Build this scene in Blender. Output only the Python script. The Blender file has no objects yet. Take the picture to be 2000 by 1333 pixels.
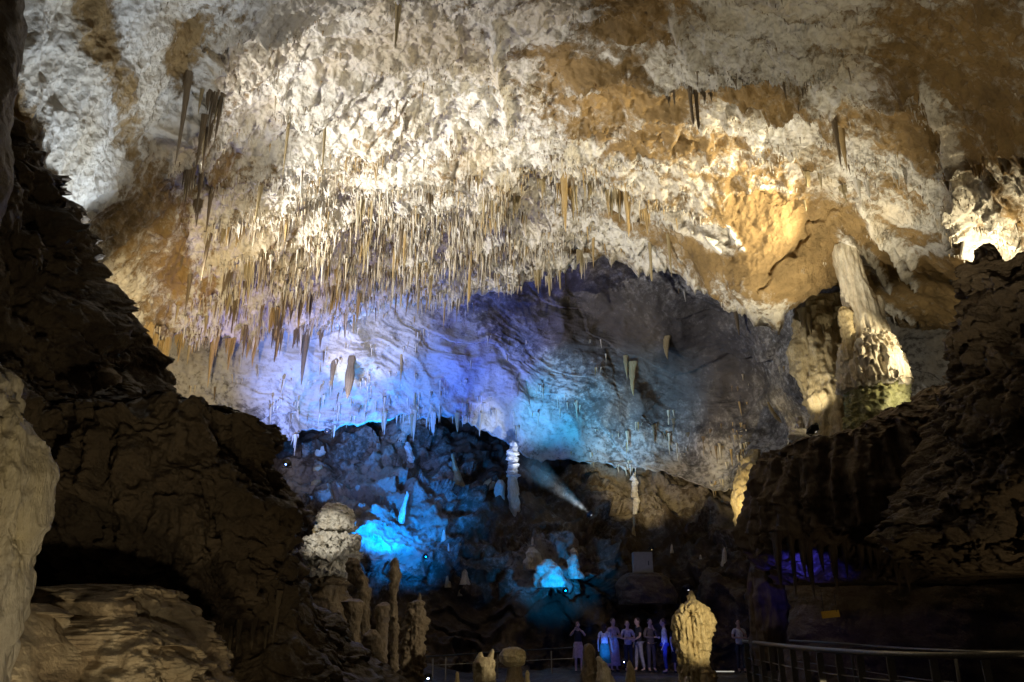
import bpy, math, random
import numpy as np
from mathutils import Vector, Matrix

random.seed(11)
rng = np.random.RandomState(11)
R = math.radians
scene = bpy.context.scene
COL = scene.collection

# ------------------------------------------------------------------ camera model (metres, camera at z 1.6 looking 20 degrees up)
F, TH, CZ = 1510.0, R(20), 1.6
CT, ST = math.cos(TH), math.sin(TH)

def ray(px, py):
    u = (np.asarray(px, float) - 1000.0) / F
    v = (666.5 - np.asarray(py, float)) / F
    return u, CT - v * ST, ST + v * CT

def P(px, py, Y):
    dx, dy, dz = ray(px, py)
    t = Y / dy
    return np.stack(np.broadcast_arrays(dx * t, np.asarray(Y, float) + 0 * t, CZ + dz * t), -1)

def pv(px, py, Y):
    return Vector(P(px, py, Y).tolist())

cam_d = bpy.data.cameras.new('camera')
cam = bpy.data.objects.new('camera', cam_d)
COL.objects.link(cam)
cam.location = (0, 0, CZ)
cam.rotation_euler = (R(90) + TH, 0, 0)
cam_d.sensor_width = 36
cam_d.lens = 36 * F / 2000
cam_d.clip_end = 400
scene.camera = cam

# ------------------------------------------------------------------ noise
_r = np.random.RandomState(5)
PERM = np.tile(_r.permutation(256), 3)
_g = _r.normal(size=(256, 3))
GRAD = _g / np.linalg.norm(_g, axis=1, keepdims=True)

def perlin(p):
    p = np.asarray(p, float)
    sh = p.shape[:-1]
    p = p.reshape(-1, 3)
    i = np.floor(p).astype(np.int64)
    f = p - i
    i &= 255
    u = f * f * f * (f * (f * 6 - 15) + 10)
    out = np.zeros(len(p))
    for a in (0, 1):
        wx = u[:, 0] if a else 1 - u[:, 0]
        for b in (0, 1):
            wy = u[:, 1] if b else 1 - u[:, 1]
            for c in (0, 1):
                wz = u[:, 2] if c else 1 - u[:, 2]
                h = PERM[PERM[PERM[i[:, 0] + a] + i[:, 1] + b] + i[:, 2] + c]
                g = GRAD[h]
                d = g[:, 0] * (f[:, 0] - a) + g[:, 1] * (f[:, 1] - b) + g[:, 2] * (f[:, 2] - c)
                out += wx * wy * wz * d
    return out.reshape(sh) * 1.6

def fbm(p, octv=4, lac=2.07, gain=0.5, off=0.0):
    p = np.asarray(p, float) + off
    s, a = 0, 1.0
    for _ in range(octv):
        s = s + a * perlin(p)
        p = p * lac + 13.7
        a *= gain
    return s

def ridged(p, octv=4, gain=0.5, off=0.0):
    p = np.asarray(p, float) + off
    s, a = 0, 1.0
    for _ in range(octv):
        s = s + a * (1 - 2 * np.abs(perlin(p)))
        p = p * 2.1 + 7.3
        a *= gain
    return s

def sstep(a, b, x):
    t = np.clip((x - a) / (b - a), 0, 1)
    return t * t * (3 - 2 * t)

def tps(ctrl):
    c = np.array(ctrl, float)
    xy = c[:, :2] / 1000.0
    def k(d2):
        return np.where(d2 > 1e-12, 0.5 * d2 * np.log(np.maximum(d2, 1e-12)), 0)
    n = len(c)
    A = np.zeros((n + 3, n + 3))
    d2 = ((xy[:, None] - xy[None]) ** 2).sum(-1)
    A[:n, :n] = k(d2) + np.eye(n) * 1e-4
    A[:n, n] = 1
    A[:n, n + 1:] = xy
    A[n, :n] = 1
    A[n + 1:, :n] = xy.T
    w = np.linalg.solve(A, np.concatenate([c[:, 2], [0, 0, 0]]))
    def f(px, py):
        x = np.asarray(px, float) / 1000
        y = np.asarray(py, float) / 1000
        s = w[n] + w[n + 1] * x + w[n + 2] * y
        for j in range(n):
            s = s + w[j] * k((x - xy[j, 0]) ** 2 + (y - xy[j, 1]) ** 2)
        return s
    return f

# ------------------------------------------------------------------ materials
def nt(name):
    m = bpy.data.materials.new(name)
    m.use_nodes = True
    t = m.node_tree
    t.nodes.clear()
    out = t.nodes.new('ShaderNodeOutputMaterial')
    b = t.nodes.new('ShaderNodeBsdfPrincipled')
    t.links.new(b.outputs[0], out.inputs[0])
    return m, t, b

def N(t, kind, **kw):
    n = t.nodes.new(kind)
    for k, v in kw.items():
        if k in n.inputs.keys():
            n.inputs[k].default_value = v
        else:
            setattr(n, k, v)
    return n

def ramp(t, stops, src):
    n = t.nodes.new('ShaderNodeValToRGB')
    e = n.color_ramp.elements
    while len(e) < len(stops):
        e.new(0.5)
    for q, (p, c) in zip(e, stops):
        q.position = p
        q.color = (*c, 1) if len(c) == 3 else c
    t.links.new(src, n.inputs[0])
    return n

def mth(t, op, a, b=None, clamp=False):
    n = t.nodes.new('ShaderNodeMath')
    n.operation = op
    n.use_clamp = clamp
    for i, s in enumerate((a, b)):
        if s is None:
            continue
        if isinstance(s, (int, float)):
            n.inputs[i].default_value = s
        else:
            t.links.new(s, n.inputs[i])
    return n.outputs[0]

def mixc(t, fac, a, b):
    n = t.nodes.new('ShaderNodeMix')
    n.data_type = 'RGBA'
    for s, i in ((fac, 0), (a, 6), (b, 7)):
        if isinstance(s, (int, float)):
            n.inputs[i].default_value = s
        elif isinstance(s, tuple):
            n.inputs[i].default_value = (*s, 1)
        else:
            t.links.new(s, n.inputs[i])
    return n.outputs[2]

def rock_mat(name, stops, scale=0.8, rough=0.75, bump=0.6, bscale=6.0, stretch=1.0, spec=0.4, wet=0.0, streak=0.0):
    m, t, b = nt(name)
    tc = N(t, 'ShaderNodeTexCoord')
    mp = N(t, 'ShaderNodeMapping')
    mp.inputs['Scale'].default_value = (1, 1, stretch)
    t.links.new(tc.outputs['Object'], mp.inputs[0])
    n1 = N(t, 'ShaderNodeTexNoise', Scale=scale, Detail=9.0, Roughness=0.62, Distortion=0.4)
    t.links.new(mp.outputs[0], n1.inputs['Vector'])
    fac = n1.outputs[0]
    if streak:
        mp2 = N(t, 'ShaderNodeMapping')
        mp2.inputs['Scale'].default_value = (1, 1, 0.08)
        t.links.new(tc.outputs['Object'], mp2.inputs[0])
        n3 = N(t, 'ShaderNodeTexNoise', Scale=scale * 7, Detail=4.0)
        t.links.new(mp2.outputs[0], n3.inputs['Vector'])
        fac = mth(t, 'ADD', mth(t, 'MULTIPLY', fac, 1 - streak), mth(t, 'MULTIPLY', n3.outputs[0], streak))
    rp = ramp(t, stops, fac)
    n4 = N(t, 'ShaderNodeTexNoise', Scale=bscale * 2.5, Detail=5.0, Roughness=0.7)
    t.links.new(mp.outputs[0], n4.inputs['Vector'])
    spk = ramp(t, [(0.30, (0.62, 0.60, 0.58)), (0.55, (1, 1, 1)), (0.8, (1.15, 1.13, 1.1))], n4.outputs[0])
    mx = t.nodes.new('ShaderNodeMix')
    mx.data_type = 'RGBA'
    mx.blend_type = 'MULTIPLY'
    mx.inputs[0].default_value = 0.9
    t.links.new(rp.outputs[0], mx.inputs[6])
    t.links.new(spk.outputs[0], mx.inputs[7])
    t.links.new(mx.outputs[2], b.inputs['Base Color'])
    n2 = N(t, 'ShaderNodeTexNoise', Scale=bscale, Detail=10.0, Roughness=0.65)
    t.links.new(mp.outputs[0], n2.inputs['Vector'])
    bp = N(t, 'ShaderNodeBump', Strength=bump, Distance=0.12)
    t.links.new(n2.outputs[0], bp.inputs['Height'])
    t.links.new(bp.outputs[0], b.inputs['Normal'])
    if wet:
        rr = ramp(t, [(0.35, (rough,) * 3), (0.65, (rough - wet,) * 3)], n1.outputs[0])
        t.links.new(rr.outputs[0], b.inputs['Roughness'])
    else:
        b.inputs['Roughness'].default_value = rough
    b.inputs['Specular IOR Level'].default_value = spec
    return m

def ceiling_mat(name, brown, white, attr=True, edge=0.75, crust=1.0, bump=0.8):
    """ochre rock partly coated by a pale crystalline crust; the coat follows the mesh attribute 'coat'"""
    m, t, b = nt(name)
    tc = N(t, 'ShaderNodeTexCoord')
    at = N(t, 'ShaderNodeAttribute', attribute_name='coat')
    n1 = N(t, 'ShaderNodeTexNoise', Scale=0.9, Detail=10.0, Roughness=0.68, Distortion=0.3)
    n2 = N(t, 'ShaderNodeTexNoise', Scale=4.5, Detail=8.0, Roughness=0.7)
    n3 = N(t, 'ShaderNodeTexNoise', Scale=0.45, Detail=6.0, Roughness=0.6)
    vo = N(t, 'ShaderNodeTexVoronoi', Scale=7.0)
    for n in (n1, n2, n3, vo):
        t.links.new(tc.outputs['Object'], n.inputs['Vector'])
    s = mth(t, 'ADD', at.outputs['Fac'], mth(t, 'MULTIPLY', mth(t, 'SUBTRACT', n1.outputs[0], 0.5), 1.5 * edge))
    s = mth(t, 'ADD', s, mth(t, 'MULTIPLY', mth(t, 'SUBTRACT', n2.outputs[0], 0.5), 1.7 * edge))
    w = ramp(t, [(0.26, (0, 0, 0)), (0.44, (.3, .3, .3)), (0.52, (.75, .75, .75)), (0.70, (1, 1, 1))], s)
    br = ramp(t, [(0.30, tuple(c * 0.55 for c in brown)), (0.5, brown), (0.72, tuple(min(1, c * 1.5) for c in brown))], n1.outputs[0])
    wh = ramp(t, [(0.25, tuple(c * f for c, f in zip(white, (0.60, 0.54, 0.46)))), (0.47, white), (0.75, tuple(min(0.9, c * 1.12) for c in white))], n2.outputs[0])
    wc = mixc(t, ramp(t, [(0.48, (0, 0, 0)), (0.66, (0.5, 0.5, 0.5))], n3.outputs[0]).outputs[0], wh.outputs[0],
              tuple(c * f for c, f in zip(white, (0.80, 0.66, 0.44))))
    t.links.new(mixc(t, w.outputs[0], br.outputs[0], wc), b.inputs['Base Color'])
    h = mth(t, 'ADD', n2.outputs[0], mth(t, 'MULTIPLY', mth(t, 'MULTIPLY', vo.outputs['Distance'], 0.7 * crust), w.outputs[0]))
    bp = N(t, 'ShaderNodeBump', Strength=bump, Distance=0.16)
    t.links.new(h, bp.inputs['Height'])
    t.links.new(bp.outputs[0], b.inputs['Normal'])
    b.inputs['Roughness'].default_value = 0.8
    b.inputs['Specular IOR Level'].default_value = 0.25
    return m

def plain(name, col, rough=0.6, metal=0.0, noise=0.12, scale=30.0):
    m, t, b = nt(name)
    tc = N(t, 'ShaderNodeTexCoord')
    n1 = N(t, 'ShaderNodeTexNoise', Scale=scale, Detail=4.0)
    t.links.new(tc.outputs['Object'], n1.inputs['Vector'])
    rp = ramp(t, [(0.3, tuple(c * (1 - noise * 2) for c in col)), (0.7, tuple(min(1, c * (1 + noise)) for c in col))], n1.outputs[0])
    t.links.new(rp.outputs[0], b.inputs['Base Color'])
    b.inputs['Roughness'].default_value = rough
    b.inputs['Metallic'].default_value = metal
    return m

def emit(name, col, strength):
    m, t, b = nt(name)
    b.inputs['Base Color'].default_value = (*col, 1)
    b.inputs['Emission Color'].default_value = (*col, 1)
    b.inputs['Emission Strength'].default_value = strength
    return m

BROWN = (0.28, 0.185, 0.078)
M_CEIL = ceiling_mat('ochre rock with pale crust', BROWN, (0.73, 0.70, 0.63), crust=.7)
M_VAULT = ceiling_mat('grey vault rock', (0.11, 0.10, 0.095), (0.50, 0.49, 0.48), edge=0.6, crust=0.15, bump=0.45)
M_BACK = ceiling_mat('dark back wall rock', (0.10, 0.072, 0.045), (0.32, 0.28, 0.23), crust=0.5)
M_DARK = rock_mat('dark brown rock', [(0.3, (0.07, 0.05, 0.03)), (0.5, (0.13, 0.092, 0.054)), (0.72, (0.20, 0.15, 0.095))], 0.9, 0.6, 1.0, 7.0, spec=.5, wet=0.25)
M_DARK2 = rock_mat('dark streaked rock', [(0.3, (0.06, 0.043, 0.028)), (0.5, (0.12, 0.085, 0.055)), (0.7, (0.20, 0.15, 0.10))], 0.8, 0.7, 0.9, 3.0, stretch=0.4, wet=0.2, streak=0.4)
M_FLOW = rock_mat('wet flowstone', [(0.28, (0.22, 0.165, 0.10)), (0.48, (0.42, 0.36, 0.27)), (0.62, (0.50, 0.40, 0.22)), (0.78, (0.62, 0.58, 0.50))], 0.8, 0.5, 0.9, 6.0, stretch=0.35, spec=0.7, wet=0.3, streak=0.35)
M_BLOCK = rock_mat('bedded tan rock', [(0.3, (0.20, 0.14, 0.085)), (0.5, (0.36, 0.28, 0.18)), (0.7, (0.46, 0.39, 0.28))], 1.1, 0.7, 0.7, 5.0)
M_STAL = rock_mat('pale dripstone', [(0.25, (0.42, 0.31, 0.17)), (0.5, (0.62, 0.55, 0.42)), (0.75, (0.72, 0.68, 0.58))], 3.0, 0.55, 0.5, 10.0, stretch=0.3, streak=0.4)
M_STALW = rock_mat('white dripstone', [(0.25, (0.55, 0.48, 0.37)), (0.5, (0.72, 0.69, 0.62)), (0.75, (0.8, 0.78, 0.74))], 3.0, 0.6, 0.6, 10.0, stretch=0.5)
M_STALO = rock_mat('amber dripstone', [(0.25, (0.28, 0.17, 0.06)), (0.5, (0.48, 0.34, 0.15)), (0.75, (0.64, 0.52, 0.32))], 3.0, 0.45, 0.5, 10.0, stretch=0.3, streak=0.5)
M_STALD = rock_mat('brown dripstone', [(0.25, (0.12, 0.085, 0.05)), (0.5, (0.24, 0.18, 0.11)), (0.75, (0.40, 0.33, 0.24))], 2.5, 0.6, 0.7, 9.0, stretch=0.5, streak=0.3, wet=0.15)
M_STALY = rock_mat('ochre dripstone', [(0.25, (0.30, 0.22, 0.10)), (0.5, (0.50, 0.40, 0.22)), (0.75, (0.66, 0.58, 0.40))], 2.5, 0.6, 0.7, 9.0, stretch=0.4, streak=0.3)
M_COLB = rock_mat('mossy column base', [(0.3, (0.20, 0.19, 0.06)), (0.5, (0.38, 0.37, 0.16)), (0.7, (0.55, 0.50, 0.32))], 2.0, 0.7, 1.0, 9.0)
M_FLOOR = rock_mat('dark muddy floor', [(0.3, (0.03, 0.024, 0.018)), (0.5, (0.07, 0.052, 0.036)), (0.7, (0.12, 0.09, 0.06))], 0.8, 0.6, 0.8, 4.0, wet=0.2)
M_PATH = plain('worn concrete path', (0.16, 0.15, 0.14), 0.6)
M_METAL = plain('brushed steel', (0.30, 0.28, 0.24), 0.5, 0.8)
M_POST = plain('weathered grey post', (0.22, 0.20, 0.17), 0.6, 0.2)
M_BLK = plain('black lamp housing', (0.02, 0.02, 0.022), 0.5)
M_CAB = plain('painted grey cabinet', (0.32, 0.32, 0.29), 0.5, 0, 0.06, 8)
M_YEL = plain('yellow sign plate', (0.70, 0.42, 0.03), 0.5, 0, 0.06, 20)

# ------------------------------------------------------------------ object helpers
def setp(o, label=None, cat=None, group=None, kind=None):
    if label:
        o['label'] = label
    if cat:
        o['category'] = cat
    if group:
        o['group'] = group
    if kind:
        o['kind'] = kind
    return o

def raw_mesh(name, V, quads=None, tris=None):
    me = bpy.data.meshes.new(name)
    V = np.asarray(V, np.float32).reshape(-1, 3)
    me.vertices.add(len(V))
    me.vertices.foreach_set('co', V.ravel())
    idx, sizes = [], []
    if quads is not None and len(quads):
        q = np.asarray(quads, np.int32).reshape(-1, 4)
        idx.append(q.ravel())
        sizes.append(np.full(len(q), 4, np.int32))
    if tris is not None and len(tris):
        q = np.asarray(tris, np.int32).reshape(-1, 3)
        idx.append(q.ravel())
        sizes.append(np.full(len(q), 3, np.int32))
    idx = np.concatenate(idx)
    sizes = np.concatenate(sizes)
    me.loops.add(len(idx))
    me.loops.foreach_set('vertex_index', idx)
    me.polygons.add(len(sizes))
    me.polygons.foreach_set('loop_start', np.concatenate([[0], np.cumsum(sizes)[:-1]]).astype(np.int32))
    me.polygons.foreach_set('use_smooth', np.ones(len(sizes), bool))
    me.update(calc_edges=True)
    me.validate()
    return me

def mk(name, me, mat=None, parent=None, origin=None):
    """link a mesh; vertices are given in world space, origin becomes the object's base"""
    o = bpy.data.objects.new(name, me)
    COL.objects.link(o)
    if mat:
        me.materials.clear()
        me.materials.append(mat)
    if origin is not None:
        og = Vector(origin)
        me.transform(Matrix.Translation(-og))
        o.location = og
    if parent:
        o.parent = parent
        o.matrix_parent_inverse = Matrix.Identity(4)
        o.location = Vector(o.location) - Vector(parent.location)
    return o

def thing(name, loc, label, cat, group=None):
    o = bpy.data.objects.new(name, None)
    o.empty_display_size = 0.3
    COL.objects.link(o)
    o.location = loc
    return setp(o, label, cat, group)

def grid_quads(ny, nx, wrap=False, base=0):
    i = np.arange(ny - 1)[:, None] * nx
    if wrap:
        j = np.arange(nx)[None]
        jn = (j + 1) % nx
    else:
        j = np.arange(nx - 1)[None]
        jn = j + 1
    return np.stack(np.broadcast_arrays(i + j, i + jn, i + nx + jn, i + nx + j), -1).reshape(-1, 4) + base

def normals(V):
    du = np.gradient(V, axis=1)
    dv = np.gradient(V, axis=0)
    n = np.cross(du, dv)
    n /= np.linalg.norm(n, axis=-1, keepdims=True) + 1e-9
    flip = (n * (V - np.array([0, 0, CZ]))).sum(-1, keepdims=True) > 0
    return np.where(flip, -n, n)

def blobs(PX, PY, base, lst):
    v = np.zeros_like(PX) + base
    for (x, y, rx, ry, rot, val) in lst:
        c, s = math.cos(R(rot)), math.sin(R(rot))
        dx, dy = PX - x, PY - y
        a, b = (dx * c + dy * s) / rx, (-dx * s + dy * c) / ry
        w = np.exp(-((a * a + b * b) ** 1.5) * 0.7)
        v = v * (1 - w) + val * w
    return v

def box_blur(A, k):
    for ax in (0, 1):
        pad = [(0, 0), (0, 0)]
        pad[ax] = (k, k)
        B = np.cumsum(np.pad(A, pad, mode='edge'), axis=ax)
        B = np.concatenate([np.zeros_like(np.take(B, [0], axis=ax)), B], axis=ax)
        n = A.shape[ax]
        hi = np.take(B, np.arange(2 * k + 1, 2 * k + 1 + n), axis=ax)
        lo = np.take(B, np.arange(0, n), axis=ax)
        A = (hi - lo) / (2 * k + 1)
    return A

class Sheet:
    """a rock surface: smooth depth from control points, then real relief; can be asked where its surface is"""
    def __init__(s, name, x0, x1, nx, top, bot, ny, ctrl, relief, mat, coat, lip=3.0, label_kind='structure'):
        px = np.linspace(x0, x1, nx)
        t = np.linspace(0, 1, ny)
        tp = np.interp(px, *zip(*top))
        bt = np.interp(px, *zip(*bot))
        e3 = np.stack([px, px * 0, px * 0], -1)
        bt = bt + 14 * fbm(e3 * .011, 3, off=nx * .1) + 6 * fbm(e3 * .06, 2, off=ny * .1)
        s.PX = np.broadcast_to(px[None], (ny, nx)).copy()
        s.PY = tp[None] + (bt - tp)[None] * t[:, None]
        Y = tps(ctrl)(s.PX, s.PY)
        V0 = P(s.PX, s.PY, Y)
        V = relief(s, V0)
        s.V = V
        s.C = coat(s)
        # the lower edge rolls away from the viewer so the rock has thickness
        k = 14
        last = V[-1]
        ext = []
        for i in range(1, k + 1):
            a = i / k
            e = last.copy()
            d = lip * a
            hd = last[:, :2] / np.linalg.norm(last[:, :2], axis=1, keepdims=True)
            e[:, :2] += hd * d
            e[:, 2] += lip * (0.55 * a ** 1.3) - 0.15 * math.sin(math.pi * min(1, a * 2))
            e += (fbm(e * 0.9, 3)[:, None]) * 0.25 * a
            ext.append(e)
        A = np.concatenate([V, np.array(ext)], 0)
        me = raw_mesh(name, A, grid_quads(ny + k, nx))
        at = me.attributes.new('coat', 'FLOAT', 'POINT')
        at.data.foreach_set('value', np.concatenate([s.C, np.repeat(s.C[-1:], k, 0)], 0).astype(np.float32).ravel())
        s.ob = mk(name, me, mat)
        setp(s.ob, kind=label_kind)
        s.px, s.top, s.bt, s.ny, s.nx = px, tp, bt, ny, nx
        s.low = V[..., 2] - box_blur(V[..., 2], 9)
    def ij(s, px, py):
        j = int(np.clip(np.searchsorted(s.px, px), 0, s.nx - 1))
        i = int(np.clip((py - s.top[j]) / (s.bt[j] - s.top[j]) * (s.ny - 1), 0, s.ny - 1))
        return i, j
    def at(s, px, py, snap=0):
        i, j = s.ij(px, py)
        if snap:
            i0, i1, j0, j1 = max(0, i - snap), min(s.ny, i + snap + 1), max(0, j - snap), min(s.nx, j + snap + 1)
            sub = s.low[i0:i1, j0:j1]
            k = np.unravel_index(np.argmin(sub), sub.shape)
            i, j = i0 + k[0], j0 + k[1]
        return s.V[i, j]

# ------------------------------------------------------------------ 1. main ceiling
ceil_ctrl = [
    (-300, -350, 6), (0, -350, 7), (400, -350, 9.5), (1000, -350, 10.5), (1600, -350, 9.5), (2300, -350, 7.5),
    (-300, 0, 7.5), (0, 0, 9), (200, 0, 11.3), (400, 0, 13.3), (700, 0, 15), (1000, 0, 15.2), (1300, 0, 14.6), (1600, 0, 13), (2000, 0, 11), (2300, 0, 10),
    (-300, 200, 8), (0, 200, 10), (200, 200, 13), (350, 200, 15.4), (500, 200, 18), (700, 200, 19.4), (1000, 200, 20), (1300, 200, 19.5), (1600, 200, 18.3), (1850, 200, 16), (2000, 200, 14.3), (2300, 200, 12.5),
    (-300, 400, 9.5), (0, 400, 11.5), (200, 400, 15), (300, 400, 17.4), (500, 400, 21.4), (800, 400, 24.3), (1000, 400, 24.8), (1300, 400, 23.2), (1500, 400, 21.6), (1700, 400, 20.6), (1900, 400, 18.8), (2200, 400, 16.5),
    (0, 600, 14), (150, 550, 17), (300, 550, 20.6), (500, 550, 24.2), (700, 550, 27), (900, 550, 29), (1200, 510, 27), (1450, 560, 22.4), (1600, 540, 22.6), (1700, 510, 23.4), (1750, 560, 24.2), (1900, 560, 22), (2300, 600, 18.5),
    (240, 660, 21), (400, 655, 25), (700, 640, 29.4), (1760, 640, 26.5), (1900, 640, 25),
]
def polydist(PX, PY, line, wob=5):
    d = np.full(PX.shape, 1e9)
    w = wob * perlin(np.stack([PX * .05, PY * .05, PX * 0], -1)) if wob else 0
    for (ax, ay), (bx, by) in zip(line[:-1], line[1:]):
        tt = np.clip(((PX - ax) * (bx - ax) + (PY - ay) * (by - ay)) / ((bx - ax) ** 2 + (by - ay) ** 2), 0, 1)
        d = np.minimum(d, np.hypot(PX - ax - tt * (bx - ax) + w, PY - ay - tt * (by - ay) + w))
    return d

def slabs(a, b, ca, cb, seed):
    """broken bedding: every cell of a jittered grid is a slab with its own height and tilt"""
    rs = np.random.RandomState(seed)
    tab = rs.rand(64, 64, 5)
    u, w = a / ca, b / cb
    iu, iw = np.floor(u).astype(int), np.floor(w).astype(int)
    best = np.full(a.shape, 1e9)
    h = np.zeros(a.shape)
    for du in (-1, 0, 1):
        for dw in (-1, 0, 1):
            q = tab[(iu + du) % 64, (iw + dw) % 64]
            cu, cw = iu + du + q[..., 0], iw + dw + q[..., 1]
            dd = (u - cu) ** 2 + (w - cw) ** 2
            hh = (q[..., 2] - .5) + (q[..., 3] - .5) * .8 * (u - cu) + (-.35 - .5 * q[..., 4]) * (w - cw)
            m = dd < best
            best = np.where(m, dd, best)
            h = np.where(m, hh, h)
    return h

RIBS = [([(1298, 392), (1330, 428), (1400, 456)], 7, .35), ([(1640, 448), (1700, 500), (1735, 556)], 8, .4), ([(1700, 436), (1755, 505), (1795, 556)], 7, .35), ([(1720, 585), (1782, 622)], 6, .3),
        ([(1680, 395), (1735, 465), (1790, 512)], 8, .3), ([(1815, 150), (1850, 270), (1872, 340)], 9, .4), ([(1775, 320), (1825, 395), (1862, 470)], 9, .35), ([(1740, 300), (1800, 380)], 7, .3),
        ([(1866, 368), (1905, 432), (1952, 498)], 17, .8), ([(1925, 380), (1965, 440), (1990, 480)], 12, .5), ([(1410, 410), (1440, 450)], 5, .25), ([(970, 60), (965, 110), (980, 170), (985, 235)], 7, .4), ([(1355, 90), (1330, 60), (1310, 20)], 6, .3), ([(400, 120), (372, 180), (350, 225), (320, 262)], 14, .7)]

LEDGES = [([(395, 92), (450, 58), (560, 32), (660, 12)], .5), ([(410, 165), (480, 138), (560, 104), (640, 74)], .45), ([(525, 150), (572, 208), (640, 192), (720, 160)], .7),
          ([(385, 278), (430, 304), (500, 312), (570, 292), (700, 252), (860, 214)], .65), ([(395, 330), (480, 338), (540, 326), (640, 300), (800, 262)], .5),
          ([(410, 425), (560, 384), (700, 338), (830, 316), (950, 322)], .6), ([(480, 470), (540, 474), (610, 446), (740, 392), (880, 346), (960, 336)], .55),
          ([(370, 515), (480, 466), (600, 424), (760, 366), (900, 362), (1000, 352)], .55), ([(330, 565), (450, 508), (620, 448), (820, 404), (1000, 378)], .6),
          ([(300, 605), (420, 552), (560, 506), (700, 466), (850, 428), (1020, 400)], .65), ([(280, 636), (430, 594), (560, 548), (700, 522), (810, 498), (950, 474), (1120, 444)], .7),
          ([(930, 330), (1010, 318), (1100, 322), (1180, 334), (1260, 340), (1340, 364), (1430, 394)], .8), ([(1000, 168), (1080, 147), (1160, 117), (1240, 110)], .45),
          ([(1005, 242), (1100, 238), (1200, 217), (1310, 206), (1420, 210)], .5), ([(1090, 165), (1200, 124), (1330, 127), (1450, 107), (1560, 92), (1640, 112)], .75),
          ([(1380, 190), (1470, 203), (1570, 190), (1650, 200)], .55), ([(1440, 262), (1540, 276), (1640, 262)], .4), ([(1470, 292), (1560, 304), (1650, 334), (1730, 326)], .5), ([(1850, 296), (1930, 276), (2010, 262)], .6),
          ([(1700, 172), (1800, 150), (1900, 165), (2020, 150)], .5), ([(1740, 330), (1800, 312), (1860, 330)], .4), ([(1000, 290), (1100, 280), (1200, 285), (1330, 300)], .4), ([(700, 120), (800, 100), (900, 108), (980, 95)], .35), ([(700, 190), (800, 172), (940, 180)], .3)]

def ledge_drop(PX, PY, V):
    out = np.zeros_like(PX)
    wob = fbm(V * .8, 3, off=12) * 9 + fbm(V * 3.0, 2) * 3
    for k, (line, h) in enumerate(LEDGES):
        xs, ys = zip(*line)
        d = PY + wob - np.interp(PX, xs, ys)
        win = sstep(xs[0] - 25, xs[0] + 45, PX) * sstep(xs[-1] + 25, xs[-1] - 45, PX)
        amp = h * (1 + .5 * perlin(np.stack([PX * .012, PX * 0 + k * 3.3, PX * 0], -1)))
        out += win * amp * np.where(d < 0, np.exp(np.clip(d, -400, 0) / 24), np.exp(-(np.clip(d, 0, 60) / 3.2) ** 2))
    return out

def saw(x, up=.8):
    f = x - np.floor(x)
    return np.where(f < up, f / up, (1 - f) / (1 - up)) - .5

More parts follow.
